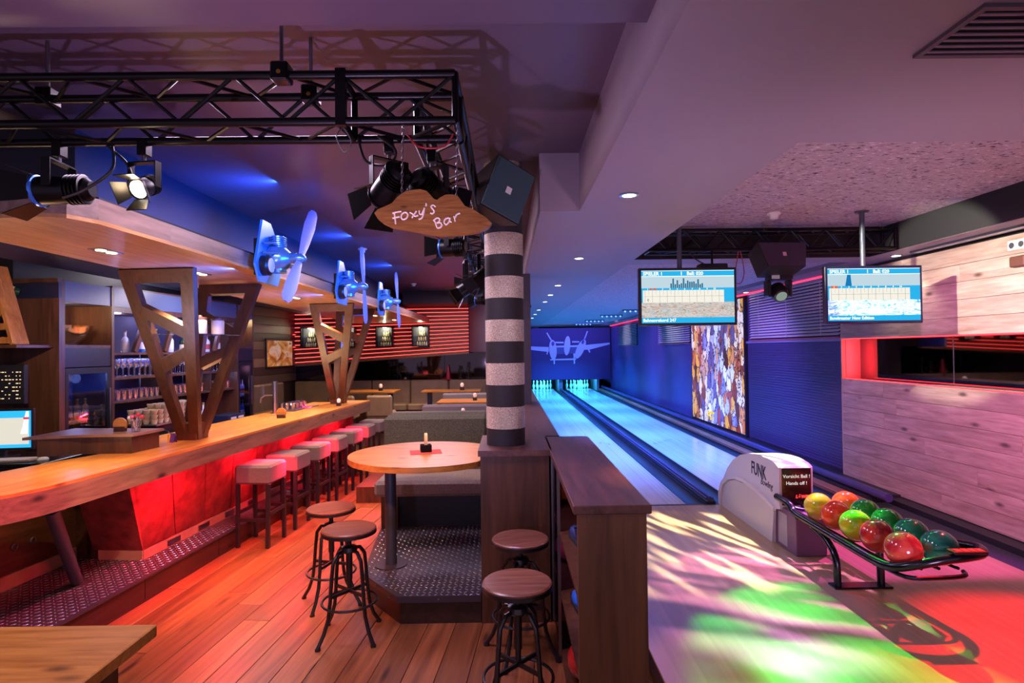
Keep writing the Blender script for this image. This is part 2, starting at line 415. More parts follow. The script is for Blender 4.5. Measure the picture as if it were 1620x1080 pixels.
# approach and lanes (raised)
def maple(name, c1, c2, w, rough):
    m = bpy.data.materials.new(name); m.use_nodes = True
    nt = m.node_tree; b = nt.nodes['Principled BSDF']; L = nt.links.new
    tc = nt.nodes.new('ShaderNodeTexCoord'); sx = nt.nodes.new('ShaderNodeSeparateXYZ'); L(tc.outputs['Object'], sx.inputs[0])
    d = nt.nodes.new('ShaderNodeMath'); d.operation = 'DIVIDE'; d.inputs[1].default_value = w; L(sx.outputs[0], d.inputs[0])
    fl_ = nt.nodes.new('ShaderNodeMath'); fl_.operation = 'FLOOR'; L(d.outputs[0], fl_.inputs[0])
    wn = nt.nodes.new('ShaderNodeTexWhiteNoise'); wn.noise_dimensions = '1D'; L(fl_.outputs[0], wn.inputs['W'])
    mp = nt.nodes.new('ShaderNodeMapping'); mp.inputs['Scale'].default_value = (30, 1.2, 1); L(tc.outputs['Object'], mp.inputs[0])
    nz = nt.nodes.new('ShaderNodeTexNoise'); nz.inputs['Scale'].default_value = 3; nz.inputs['Detail'].default_value = 5; L(mp.outputs[0], nz.inputs['Vector'])
    av = nt.nodes.new('ShaderNodeMath'); av.operation = 'ADD'; L(wn.outputs[0], av.inputs[0]); L(nz.outputs[0], av.inputs[1])
    hf = nt.nodes.new('ShaderNodeMath'); hf.operation = 'MULTIPLY'; hf.inputs[1].default_value = 0.5; L(av.outputs[0], hf.inputs[0])
    mx = nt.nodes.new('ShaderNodeMix'); mx.data_type = 'RGBA'; mx.inputs[6].default_value = (*lin(c1), 1); mx.inputs[7].default_value = (*lin(c2), 1)
    L(hf.outputs[0], mx.inputs[0]); L(mx.outputs[2], b.inputs['Base Color'])
    b.inputs['Roughness'].default_value = rough; b.inputs['Coat Weight'].default_value = 0.25; b.inputs['Coat Roughness'].default_value = 0.12
    return m
APPR = maple('maple_approach', '#8e7250', '#ac8e68', 0.027, 0.3)
LANEM = maple('maple_lane', '#a8a098', '#c8c0b6', 0.027, 0.2)
struct(MB().box(0.80, 3.95, -1.0, 6.35, -0.1, 0.15, 0.004).build('floor_approach', APPR))
struct(MB().box(0.615, 0.80, -1.0, 6.35, -0.1, 0.02).build('floor_carpet_strip', mat('brown_carpet', '#3a2a20', 0.95, noise=(80, 0.5), bump=(300, 0.4))))
struct(MB().box(3.95, 4.66, -1.0, 6.35, -0.1, 0.148).build('floor_side_strip', mat('dark_blue_carpet', '#23222e', 0.9, noise=(60, 0.4))))
struct(MB().box(0.4, 4.66, 6.35, 27.0, -0.12, 0.06).build('floor_lane_base', mat('lane_base', '#15141c', 0.7)))
foul = MB().box(0.91, 3.61, 6.352, 6.39, 0.10, 0.151).build('trim_1', mat('foul_line', '#1a1a1e', 0.3)); struct(foul)
GUT = mat('gutter_plastic', '#161020', 0.5)
for k, (cx, lab) in enumerate(((1.44, 'polished maple bowling lane beside the low divider wall'), (3.08, 'polished maple bowling lane beside the panelled blue wall'))):
    t = thing('bowling_lane', lab, 'lane', (cx, 6.39, 0.06), group='two bowling lanes')
    MB().box(-0.53, 0.53, 0, 19.2, 0, 0.09).build('lane_bed', LANEM, t)
    for sx in (-1, 1):
        prof = [(math.cos(PI*i/10+PI)*0.115, math.sin(PI*i/10+PI)*0.085) for i in range(11)]
        prof2 = [(p[0]*0.93, p[1]*0.9) for p in prof][::-1]
        MB().prism(prof+prof2, 0, 18.6, lambda p, h: (sx*0.648+p[0], h, 0.088+p[1])).build('gutter', GUT, t)
    for i in range(-3, 4):
        MB().prism([(i*0.133-0.02, 4.6-abs(i)*0.15-0.12), (i*0.133+0.02, 4.6-abs(i)*0.15-0.12), (i*0.133, 4.6-abs(i)*0.15+0.03)], 0.0899, 0.0906).build('lane_arrow', mat('arrow_ink', '#5a3418', 0.4), t)
# capping between the lanes, ledges at the sides
t = thing('lane_divider', 'dark ball return capping with metal rails between the two lanes', 'lane divider', (2.26, 6.4, 0.06))
MB().box(-0.055, 0.055, 0, 18.6, 0, 0.125, 0.012).build('capping', mat('capping_black', '#1c1628', 0.4), t)
for dx, h in ((-0.035, 0.135), (0.0, 0.145), (0.035, 0.135)):
    MB().cyl((dx, 0.05, h), (dx, 18.5, h), 0.011, n=8).build('rail', mat('capping_rail', '#584c78', 0.4, 0.5), t)
t = thing('side_ledge', 'stepped brown and blue ledge along the foot of the blue wall', 'ledge', (3.84, 6.05, 0.06))
MB().box(0.0, 0.14, 0.3, 18.6, 0, 0.13, 0.006).build('kerb', mat('ledge_wood', '#8a5a48', 0.5, noise=(3, .2)), t)
MB().box(0.14, 0.56, 0.3, 18.6, 0, 0.17).build('ledge_board', mat('ledge_dark', '#1e1d28', 0.5), t)
MB().cyl((0.19, 0, 0.215), (0.19, 18.5, 0.215), 0.045, n=14).build('tube_rail', mat('tube_violet', '#4c4478', 0.35, 0.3), t)
MB().box(0.28, 0.34, 0.3, 18.5, 0.17, 0.21, 0.01).build('top_strip', mat('ledge_light', '#7a6a62', 0.4), t)
t = thing('side_ledge', 'narrow wood ledge between the left lane and the low divider', 'ledge', (0.40, 6.4, 0.06))
MB().box(0.0, 0.27, 0, 18.6, 0, 0.14, 0.006).build('ledge_board', mat('ledge_dark', '#1e1d28', 0.5), t)
MB().box(0.16, 0.27, 0, 18.6, 0.14, 0.18, 0.01).build('kerb', mat('ledge_wood', '#6a4a3c', 0.4), t)
MB().cyl((0.10, 0.02, 0.17), (0.10, 18.5, 0.17), 0.03, n=12).build('tube_rail', mat('tube_violet', '#4c4478', 0.35, 0.3), t)

# pit at the end of the lanes
struct(MB().box(0.4, 4.66, 26.4, 26.6, 0, 3.0).build('wall_pit', mat('pit_curtain', '#0a0c14', 0.9)))
for x0, x1 in ((0.62, 0.70), (2.18, 2.34), (3.80, 3.90)):
    struct(MB().box(x0, x1, 24.4, 26.3, 0.06, 0.62).build('wall_kickback', mat('kickback', '#7a8094', 0.5)))

# walls
struct(MB().box(4.42, 4.62, 7.42, 26.6, 0.0, 3.3).build('wall_right', BLUEW))
struct(MB().box(4.64, 4.84, -1.0, 7.42, 0.0, 3.3).build('wall_right_front', DARKW))
struct(MB().box(0.21, 0.30, 7.3, 7.75, 1.2, 2.87).build('wall_column', mat('partition_paint', '#3a3444', 0.55)))
struct(MB().box(0.21, 0.30, 14.0, 26.6, 1.2, 2.87).build('wall_partition', mat('partition_paint', '#3a3444', 0.55)))
struct(MB().box(-7.0, -0.19, 14.0, 14.2, 0.0, 3.28).build('wall_back', mat('back_wall_brown', '#4a3a30', 0.6)))
struct(MB().box(-0.19, 0.21, 14.0, 14.2, 1.2, 3.28).build('wall_back_upper', mat('back_wall_brown', '#4a3a30', 0.6)))
wl = MB()
a, b_ = Bw(-5.30, 5.12), Bw(-5.30, 8.62)
wl.prism([(a.x, a.y), (b_.x, b_.y), (b_.x-1.4, b_.y), (a.x-1.4, a.y)], 0, 3.28)
struct(wl.build('wall_left', DARKW))
a, b_ = Bw(-7.0, -1.0), Bw(-7.0, 5.3)
struct(MB().prism([(a.x, a.y), (b_.x, b_.y), (b_.x-0.2, b_.y), (a.x-0.2, a.y)], 0, 3.28).build('wall_left_front', DARKW))
c0, c1 = Bw(-6.47, 8.5), Bw(-6.47, 14.6)
struct(MB().prism([(c0.x, c0.y), (c1.x, c1.y), (c1.x-0.2, c1.y), (c0.x-0.2, c0.y)], 0, 3.28).build('wall_left_rear', mat('rear_wall_brown', '#3a2a22', 0.6)))

# ceilings
struct(MB().box(-7.2, 0.6, -1.0, 14.3, 3.28, 3.4).build('ceiling', CEILD))
cs = MB()
cs.box(0.52, 1.40, -1.0, 4.0, 2.87, 3.30); cs.box(0.24, 1.40, 4.0, 26.6, 2.87, 3.30)
struct(cs.build('ceiling_soffit', CEILM))
struct(MB().box(1.40, 4.84, -1.0, 2.70, 2.87, 3.30).build('ceiling_soffit_front', CEILM))
struct(MB().box(4.0, 4.84, 2.70, 26.6, 2.87, 3.30).build('ceiling_soffit_side', mat('side_soffit_paint', '#7c707c', 0.55)))
struct(MB().box(1.40, 4.0, 6.25, 6.62, 2.87, 3.30).build('ceiling_soffit_cross', CEILM))
STUCCO_ = mat('stucco', '#948a94', 0.8, noise=(75, 0.4), bump=(75, 2.5))
def speckle(name, base, dark, light):
    m = bpy.data.materials.new(name); m.use_nodes = True; nt = m.node_tree; L = nt.links.new; b = nt.nodes['Principled BSDF']
    tc = nt.nodes.new('ShaderNodeTexCoord'); mp = nt.nodes.new('ShaderNodeMapping'); mp.inputs['Scale'].default_value = (26, 60, 30); L(tc.outputs['Object'], mp.inputs[0])
    nz = nt.nodes.new('ShaderNodeTexNoise'); nz.inputs['Scale'].default_value = 1.0; nz.inputs['Detail'].default_value = 2.0; L(mp.outputs[0], nz.inputs['Vector'])
    cr = nt.nodes.new('ShaderNodeValToRGB'); el = cr.color_ramp.elements
    el[0].position = 0.33; el[0].color = (*lin(dark), 1); el[1].position = 0.70; el[1].color = (*lin(light), 1)
    e = el.new(0.40); e.color = (*lin(base), 1); e = el.new(0.62); e.color = (*lin(base), 1)
    L(nz.outputs[0], cr.inputs[0]); L(cr.outputs[0], b.inputs['Base Color']); b.inputs['Roughness'].default_value = 0.8
    bp = nt.nodes.new('ShaderNodeBump'); bp.inputs['Strength'].default_value = 0.6; bp.inputs['Distance'].default_value = 0.01; L(nz.outputs[0], bp.inputs['Height']); L(bp.outputs[0], b.inputs['Normal'])
    return m
STUCCO = speckle('perforated_stucco', '#a8989f', '#2c2430', '#e0d6dc')
struct(MB().box(1.38, 4.02, 2.68, 6.27, 3.15, 3.32).build('ceiling_recess', STUCCO))
struct(MB().box(1.38, 4.02, 6.60, 26.6, 2.93, 3.32).build('ceiling_lane_stucco', STUCCO))
struct(MB().box(3.985, 4.0, 2.70, 6.25, 2.872, 3.15).build('trim_2', mat('recess_side', '#17161c', 0.8)))
struct(MB().box(1.40, 4.0, 6.235, 6.25, 2.872, 3.15).build('trim_3', mat('recess_side', '#17161c', 0.8)))
struct(MB().box(-5.0, 0.52, 1.0, 2.05, 3.08, 3.28).build('ceiling_beam', CEILD))
struct(MB().box(-2.4, 0.24, 13.1, 14.0, 2.98, 3.28).build('ceiling_rear_beam', mat('rear_beam', '#2a2430', 0.6)))
# bulkhead above the wooden canopy
bh = MB().prism([(-2.62, 3.48), (-2.55, 14.0), (-4.4, 14.0), (-4.2, 3.48)], 2.72, 3.28)
struct(bh.build('wall_bulkhead', mat('bulkhead_blue', '#1c2236', 0.5)))

# ================================================================== BAR
def bar_thing(name, label, cat, x, y, z=0.0, group=None):
    return thing(name, label, cat, Bw(x, y, z), -TH, group)
def tread(poly, z, step=0.042):
    """raised lozenges of chequer plate inside a polygon"""
    mb = MB(); xs = [p[0] for p in poly]; ys = [p[1] for p in poly]
    i = 0; x = min(xs)
    while x < max(xs):
        j = 0; y = min(ys)
        while y < max(ys):
            ox, oy = x+step*0.5, y+step*0.5
            if all(inpoly(ox+dx, oy+dy, poly) for dx in (-.02, .02) for dy in (-.02, .02)):
                s = 1 if (i+j) % 2 == 0 else -1
                a = Vector((0.7071*s, 0.7071, 0))*0.019; b = Vector((-0.7071, 0.7071*s, 0))*0.0055 if s > 0 else Vector((0.7071, 0.7071, 0))*0.0055
                c = Vector((ox, oy, z))
                mb.add([c-a, c+b, c+a, c-b, c-a*0.45+Vector((0,0,.003)), c+a*0.45+Vector((0,0,.003))],
                       [(0,3,4),(3,2,5,4),(2,1,5),(1,0,4,5)])
            j += 1; y += step
        i += 1; x += step
    return mb
PLATE = mat('chequer_plate', '#463e44', 0.34, 0.4)
TREAD = mat('chequer_tread', '#a09aa0', 0.25, 0.6)

# --- foot platform of the bar
pt = bar_thing('foot_platform', 'chequer plate foot platform running along the bar under the stools', 'platform', 0, 0)
pp = [(-3.176, 2.2), (-3.176, 8.95), (-3.47, 8.95), (-3.47, 4.5), (-4.04, 4.5), (-4.04, 2.2)]
MB().prism([(-3.20, 2.2), (-3.20, 8.93), (-3.47, 8.93), (-3.47, 4.5), (-4.04, 4.5), (-4.04, 2.2)], 0, 0.185).build('base', wood('platform_face_wood', '#24140e', '#44281a', 'Y', 0.7, 0.4, False, 0.05), pt)
MB().prism(pp, 0.185, 0.2).build('plate', PLATE, pt)
stuff(tread(pp, 0.2).build('tread_pattern', TREAD, pt, angle=0))
for k in range(7):
    MB().box(-3.2035, -3.199, 3.2+k*0.95, 3.205+k*0.95, 0.02, 0.18).build('joint', BLACK, pt)

# --- bar front: upholstered panels leaning inwards to the foot
bf = bar_thing('bar', 'dark wooden bar body with leaning red upholstered panels', 'bar', 0, 0)
MB().prism([(-3.5, 0.2), (-3.5, 0.27), (-3.30, 0.96), (-3.95, 0.96), (-3.95, 0.2)], 4.5, 8.75, lambda p, h: (p[0], h, p[1])).build('body', WALNUTY, bf)
LEATHER = mat('red_suede', '#8e3a34', 0.75, noise=(9, 0.35), bump=(90, 0.25))
PW = (8.72-4.10)/10
def lean_panel(y0, y1):
    mb = MB(); th = 0.035
    A = [(-3.462, 0.275), (-3.262, 0.955)]
    n = Vector((0.959, 0, -0.283))
    def P(u, v, off):
        x = A[0][0]+(A[1][0]-A[0][0])*v; z = A[0][1]+(A[1][1]-A[0][1])*v
        return (x+n.x*off, u+(1-v)*0.36*max(0.0, 1-(u-4.10)/4.62), z+n.z*off)
    g = 0.006; vs = []; fs = []
    us = [y0+g, y0+g+0.02, y1-g-0.02, y1-g]; vv = [0, 0.03, 0.97, 1]
    for i, u in enumerate(us):
        for j, v in enumerate(vv):
            vs.append(P(u, v, 0.0 if i in (1, 2) and j in (1, 2) else -0.012))
    for i in range(3):
        for j in range(3): fs.append((i*4+j, (i+1)*4+j, (i+1)*4+j+1, i*4+j+1))
    vs2 = [P(us[i], vv[j], -th) for i, j in ((0,0),(3,0),(3,3),(0,3))]
    b = len(vs); fs += [(b, b+3, b+2, b+1)]
    e = [[i*4 for i in range(4)], [12+j for j in range(4)], [3+i*4 for i in range(3, -1, -1)], [j for j in range(3, -1, -1)]]
    for q in range(4):
        fs.append(tuple([b+q, b+(q+1) % 4] + e[q][::-1]))
    return mb.add(vs, fs+[]), vs2
for k in range(10):
    mb, v2 = lean_panel(4.10+PW*k, 4.10+PW*(k+1)); mb.v += v2
    mb.build('upholstered_panel', LEATHER, bf)
# near end: panel facing the aisle end, plinth
def endp(p, h): return (p[0], p[1], p[2]+h)
ev = MB()
ev.add([(-3.464, 4.47, 0.275), (-3.264, 4.06, 0.955), (-3.72, 4.06, 0.955), (-3.90, 4.47, 0.275),
        (-3.464, 4.52, 0.275), (-3.27, 4.12, 0.955), (-3.72, 4.12, 0.955), (-3.90, 4.52, 0.275)],
       [(0,1,2,3),(4,7,6,5),(0,4,5,1),(1,5,6,2),(2,6,7,3),(3,7,4,0)])
ev.build('end_panel', LEATHER, bf)
MB().box(-3.85, -3.462, 4.46, 4.50, 0.2, 0.275).build('end_plinth', mat('plinth_wood', '#a08468', 0.5, noise=(6, .2)), bf)
MB().box(-3.475, -3.455, 4.47, 8.72, 0.2, 0.275).build('plinth', mat('plinth_wood', '#a08468', 0.5), bf)
MB().box(-3.72, -3.27, 8.75, 8.79, 0.2, 0.955).build('far_end_panel', LEATHER, bf)
for k in range(10):
    MB().box(-3.452, -3.447, 4.75+k*0.43, 4.92+k*0.43, 0.215, 0.262).build('vent_plate', STEEL, bf)
# dark end of the bar with a row of metal rings
be = bar_thing('bar_end_panel', 'dark wooden bar end with a row of small metal rings', 'bar panel', -4.05, 3.3, 0.2)
MB().box(-0.06, 0.0, -1.6, 1.2, 0.0, 0.755).build('panel', WALNUTY, be)
MB().box(0.0, 0.10, 1.16, 1.20, 0.0, 0.755).build('return_panel', WALNUTY, be)
MB().box(0.0, 0.02, -1.6, 1.15, 0.0, 0.10).build('plinth', mat('plinth_wood', '#a08468', 0.5), be)
for k, s in enumerate((0.15, 0.30, 0.47, 0.62, 0.77, 0.98)):
    r = [(0.006, s+0.022*math.cos(2*PI*i/14), 0.285+0.022*math.sin(2*PI*i/14)) for i in range(14)]
    MB().tube(r, 0.005, 6, True).build('ring', STEEL, be)

# --- counter top
ct = bar_thing('bar_counter', 'long thick oak bar counter with a rounded near end', 'counter', 0, 0)
cpoly = [(-3.043, 8.92), (-3.043, 3.35), (-3.055, 3.15), (-3.10, 2.98), (-3.20, 2.84), (-3.36, 2.76), (-3.60, 2.72), (-4.15, 2.72),
         (-4.15, 3.42), (-3.78, 3.48), (-3.70, 3.95), (-3.50, 4.55), (-3.50, 8.92)]
mb = MB().prism(cpoly, 0.955, 1.10); top = MB().prism([((x+0.0), y) for x, y in cpoly], 1.10, 1.12)
mb.build('edge_apron', wood('counter_edge', '#5c4430', '#8a6a4c', 'Y', 1.0, 0.5, True, 0.05), ct)
top.build('counter_top', OAK, ct)
MB().box(-3.95, -3.50, 4.62, 8.85, 1.02, 1.10, 0.004).build('work_ledge', OAK, ct)
MB().box(-4.0, -3.56, 4.62, 8.85, 0.0, 1.02).build('rear_body', WALNUTY, ct)
# slanting steel prop under the near end
pr = bar_thing('counter_prop', 'slanting grey steel tube carrying the near end of the counter', 'post', 0, 0)
pa, pb = Vector((-3.60, 3.98, 0.2)), Vector((-3.12, 3.26, 0.955))
MB().cyl(pa, pb, 0.038, n=18).build('tube', GREYST, pr)
MB().cyl((pa.x, pa.y, 0.2), (pa.x, pa.y, 0.206), 0.085, n=20).build('foot_plate', PLATE, pr)
MB().cyl((pb.x, pb.y, 0.947), (pb.x, pb.y, 0.9545), 0.07, n=20).build('head_plate', PLATE, pr)

# --- bar stools
SEATM = mat('stool_fabric', '#625955', 0.9, noise=(140, 0.25), bump=(220, 0.3))
LEGM = mat('stool_leg', '#1d1a1e', 0.35)
st = bar_thing('bar_stool', 'grey fabric block seat bar stool with dark legs at the bar', 'stool', -3.01, 5.52, 0, 'bar stools along the counter')
sm = MB().box(-0.18, 0.18, -0.18, 0.18, 0.615, 0.80, 0.022); sm.build('seat', SEATM, st)
for sx in (-1, 1):
    for sy in (-1, 1):
        MB().bar((sx*0.155, sy*0.155, 0.62), (sx*0.152, sy*0.165, 0.0), 0.036, 0.036, (1, 0, 0), 0.004).build('leg', LEGM, st)
for sy in (-1, 1): MB().bar((-0.16, sy*0.164, 0.27), (0.16, sy*0.164, 0.27), 0.02, 0.032).build('footrest', LEGM, st)
for sx in (-1, 1): MB().bar((sx*0.164, -0.16, 0.33), (sx*0.164, 0.16, 0.33), 0.02, 0.032).build('stretcher', LEGM, st)
ORD = ('first', 'second', 'third', 'fourth', 'fifth', 'sixth', 'seventh')
st['label'] = 'grey block seat bar stool, first from the rounded counter end'
for k in range(1, 7): dup(st, Bw(-3.01, 5.52+0.571*k, 0), label='grey block seat bar stool, %s from the rounded counter end' % ORD[k])

# --- V-shaped timber supports between counter and canopy
def vframe(label, y0):
    t = bar_thing('timber_support', label, 'support', -3.36, y0, 1.12, 'timber supports on the counter')
    H = 2.58-1.12
    for sgn, tl, tr, ty in ((-1, -0.13, 0.50, -0.72), (1, -0.20, 0.42, 0.42)):
        fr = thing_part('frame', t)
        BL, BR = Vector((-0.11, sgn*0.03, 0)), Vector((0.085, sgn*0.03, 0))
        TL, TR = Vector((tl, ty, H)), Vector((tr, ty, H))
        n = (TL-BL).cross(TR-BL).normalized()*0.029
        def quad(name, p, q, r, u):
            c = [p, q, r, u]
            MB().add([v-n for v in c]+[v+n for v in c], [(0,3,2,1),(4,5,6,7),(0,1,5,4),(1,2,6,5),(2,3,7,6),(3,0,4,7)]).build(name, FRAMEW, fr, angle=0)
        l = lambda a, b, s: a+(b-a)*s
        W = Vector((0.108, 0, 0)); Wb = Vector((0.09, 0, 0))
        il, ir = (BL+Wb, TL+W), (BR-Wb, TR-W)            # inner edges of the two posts
        quad('post', BL, BL+Wb, TL+W, TL); quad('post', BR-Wb, BR, TR, TR-W)
        quad('head_beam', l(*il, 0.93), l(*ir, 0.93), TR-W, TL+W)
        quad('brace', l(*il, 0.735), l(*ir, 0.63), l(*ir, 0.70), l(*il, 0.81))
        quad('brace', l(*il, 0.43), l(*ir, 0.50), l(*ir, 0.575), l(*il, 0.51))
    MB().box(-0.11, 0.085, -0.09, 0.09, 0, 0.15, 0.004).build('foot_block', FRAMEW, t)
    MB().box(-0.02, 0.30, -0.50, 0.25, 0.945, 0.953).build('glass_shelf', GLASS, t)
    return t
def thing_part(name, parent):
    o = bpy.data.objects.new(name, None); o.empty_display_size = 0.05; col.objects.link(o); o.parent = parent; return o
vframe('brown timber V support standing beside the raised brown box', 4.98)
vframe('brown timber V support standing at the far counter end', 8.45)
def lampjar(loc, label):
    t = thing('lidded_jar', label, 'jar', loc, group='pale jars on the glass shelf')
    MB().lathe([(0.05, 0), (0.055, 0.01), (0.055, 0.12), (0.05, 0.13)], 16).build('body', mat('cream_ceramic', '#cdb99a', 0.4), t)
    MB().lathe([(0.057, 0.13), (0.057, 0.145), (0.02, 0.15), (0.012, 0.165)], 16).build('lid', mat('jar_lid', '#5a3a2c', 0.4), t)
for k in range(2):
    lampjar(Bw(-3.36+0.20, 4.98-0.20+0.26*k, 1.12+0.953), 'cream lidded jar on the glass shelf of a timber support')

# --- wooden canopy
cp = thing('wood_canopy', 'long wooden canopy with recessed lamps hanging over the bar', 'canopy', (0, 0, 2.58))
front = [(-2.12, 2.98), (-2.10, 3.58), (-2.08, 4.77), (-2.06, 6.92), (-2.01, 9.04), (-1.90, 13.97)]
back = [(-3.75, 13.97), (-3.45, 10.0), (-3.38, 8.89), (-3.32, 7.23), (-3.05, 4.51), (-3.02, 3.42), (-2.95, 3.12), (-2.72, 2.92), (-2.50, 2.83), (-2.30, 2.80), (-2.18, 2.84)]
MB().prism(front+back, 0.0, 0.02).build('soffit', CANOPY, cp)
def ribbon(pts, z0, z1, th):
    mb = MB()
    for p, q in zip(pts[:-1], pts[1:]):
        d = (Vector(q)-Vector(p)).normalized(); n = Vector((d.y, -d.x))*th
        mb.add([(p[0], p[1], z0), (q[0], q[1], z0), (q[0]-n.x, q[1]-n.y, z0), (p[0]-n.x, p[1]-n.y, z0),
                (p[0], p[1], z1), (q[0], q[1], z1), (q[0]-n.x, q[1]-n.y, z1), (p[0]-n.x, p[1]-n.y, z1)],
               [(0,3,2,1),(4,5,6,7),(0,1,5,4),(1,2,6,5),(2,3,7,6),(3,0,4,7)])
    return mb
nose = [(-2.95, 3.12), (-2.72, 2.92), (-2.50, 2.83), (-2.30, 2.80), (-2.18, 2.84), (-2.12, 2.98)]
CANF = wood('canopy_fascia', '#5e4a44', '#8a7266', 'Y', 0.8, 0.4, False, 0.05)
ribbon(nose, 0.02, 0.13, 0.02).build('fascia', CANF, cp)
segs = [(-2.12, 2.98), (-2.10, 3.58), (-2.085, 4.62), (-2.075, 6.74), (-2.015, 8.9), (-1.90, 13.97)]
for p, q in zip(segs[:-1], segs[1:]): ribbon([p, q], 0.02, 0.13, 0.02).build('fascia', CANF, cp)
MB().prism([(x, y) for x, y in front]+[(-3.0, 13.97), (-3.0, 3.2), (-2.4, 2.9)], 0.13, 0.14).build('top_board', mat('canopy_top', '#141420', 0.7), cp)
LAMPW = emis('warm_lamp_lens', '#ffdca8', 14.0)
lp = thing('canopy_lamp', 'small twin recessed lamp in the wooden canopy over the counter', 'lamp', (-2.62, 3.75, 2.58), 0, 'recessed lamps in the canopy')
MB().box(-0.05, 0.05, -0.10, 0.10, -0.006, 0.0).build('frame', STEEL, lp)
for sy in (-1, 1): MB().cyl((0, sy*0.05, -0.009), (0, sy*0.05, -0.006), 0.03, n=14).build('lens', LAMPW, lp)
for (cx, cy) in [(-2.6, 4.85), (-2.62, 5.95), (-2.62, 7.1), (-2.6, 8.2), (-2.55, 9.4), (-2.5, 10.8), (-2.45, 12.4)]:
    dup(lp, (cx, cy, 2.58), label='twin recessed lamp in the wooden canopy, %s from its rounded nose' % ('second', 'third', 'fourth', 'fifth', 'sixth', 'seventh', 'eighth')[[4.85, 5.95, 7.1, 8.2, 9.4, 10.8, 12.4].index(cy)])
lp['label'] = 'twin recessed lamp in the wooden canopy, first from its rounded nose'

# --- aeroplane engine lights with propellers
def engine(y, label, top, bot, z=2.70, tw=0.3):
    t = thing('aero_engine_light', label, 'wall decoration', (-2.06, y, z), 0, None)
    EPL = mat('engine_plate_blue_lit', '#2f7fc4', 0.4, 0.2); EM = mat('engine_metal_blue_lit', '#6ea4d0', 0.25, 0.7); ED = mat('engine_dark', '#20242c', 0.4, 0.5)  # blue of the stage lamps tinted into plate and metal colours
    hexp = [(-0.28, -0.08), (-0.20, -0.22), (0.16, -0.22), (0.24, -0.10), (0.22, 0.10), (0.02, 0.30), (-0.14, 0.30)]
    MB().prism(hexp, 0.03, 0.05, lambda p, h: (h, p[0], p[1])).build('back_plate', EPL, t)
    MB().box(-0.01, 0.03, -0.18, 0.14, -0.16, 0.14).build('bracket', ED, t)
    RY = Matrix.Rotation(PI/2, 3, 'Y')
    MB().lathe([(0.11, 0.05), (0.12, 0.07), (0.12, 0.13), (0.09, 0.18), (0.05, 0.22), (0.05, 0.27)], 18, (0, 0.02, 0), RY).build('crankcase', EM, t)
    for sz, ln in ((1, 0.19), (-1, 0.12)):
        c = MB()
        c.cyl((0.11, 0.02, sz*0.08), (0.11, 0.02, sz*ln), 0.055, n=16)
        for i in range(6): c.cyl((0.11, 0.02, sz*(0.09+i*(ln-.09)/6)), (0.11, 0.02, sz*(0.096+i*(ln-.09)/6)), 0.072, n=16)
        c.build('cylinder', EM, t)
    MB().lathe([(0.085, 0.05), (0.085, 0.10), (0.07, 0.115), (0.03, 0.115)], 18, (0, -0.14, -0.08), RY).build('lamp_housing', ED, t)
    MB().lathe([(0.06, 0.116), (0.06, 0.122), (0.02, 0.124)], 16, (0, -0.14, -0.08), RY).build('lamp_face', mat('lamp_face', '#d8cfc4', 0.3), t)
    for pts in ([(0.06, -0.16, 0.10), (0.12, -0.08, 0.12), (0.15, 0.02, 0.08)], [(0.06, -0.18, 0.02), (0.14, -0.10, 0.03), (0.17, 0.0, 0.02)], [(0.06, 0.12, 0.12), (0.12, 0.10, 0.02), (0.16, 0.04, -0.04)]):
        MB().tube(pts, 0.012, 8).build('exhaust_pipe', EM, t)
    # propeller
    hub = Vector((0.30, 0.02, 0.0))
    pp_ = thing_part('propeller', t)
    PM = mat('propeller_blue_lit', '#8488c8', 0.4, 0.1)  # stage lamp blue put into the blade colour
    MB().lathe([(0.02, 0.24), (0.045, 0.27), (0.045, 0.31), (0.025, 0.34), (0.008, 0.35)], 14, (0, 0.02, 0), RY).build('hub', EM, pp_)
    for tip in (top, bot):
        e = hub+Vector((0.0, tip[0], tip[1])); d = (e-hub); L = d.length; d.normalize()
        side = Vector((tw, 0, 0))+Vector((0, top[0], top[1])).normalized().cross(Vector((1, 0, 0)))
        side = (side-d*side.dot(d)).normalized(); nn = d.cross(side)
        sec = [(0.0, 0.022), (0.12, 0.03), (0.35, 0.045), (0.65, 0.055), (0.9, 0.045), (0.98, 0.025)]
        vs = []; fs = []
        for s, w in sec:
            c = hub+d*(s*L)
            vs += [c-side*w, c+nn*0.008, c+side*w, c-nn*0.008]
        for i in range(len(sec)-1): fs += [(i*4+k, i*4+(k+1) % 4, (i+1)*4+(k+1) % 4, (i+1)*4+k) for k in range(4)]
        fs += [(3,2,1,0), tuple(range(4*len(sec)-4, 4*len(sec)))]
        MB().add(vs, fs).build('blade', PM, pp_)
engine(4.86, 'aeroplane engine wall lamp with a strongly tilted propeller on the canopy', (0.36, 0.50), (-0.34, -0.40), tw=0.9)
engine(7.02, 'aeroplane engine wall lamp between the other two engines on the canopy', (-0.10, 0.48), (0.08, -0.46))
engine(9.18, 'aeroplane engine wall lamp nearest the red striped wall', (-0.14, 0.46), (0.12, -0.42))

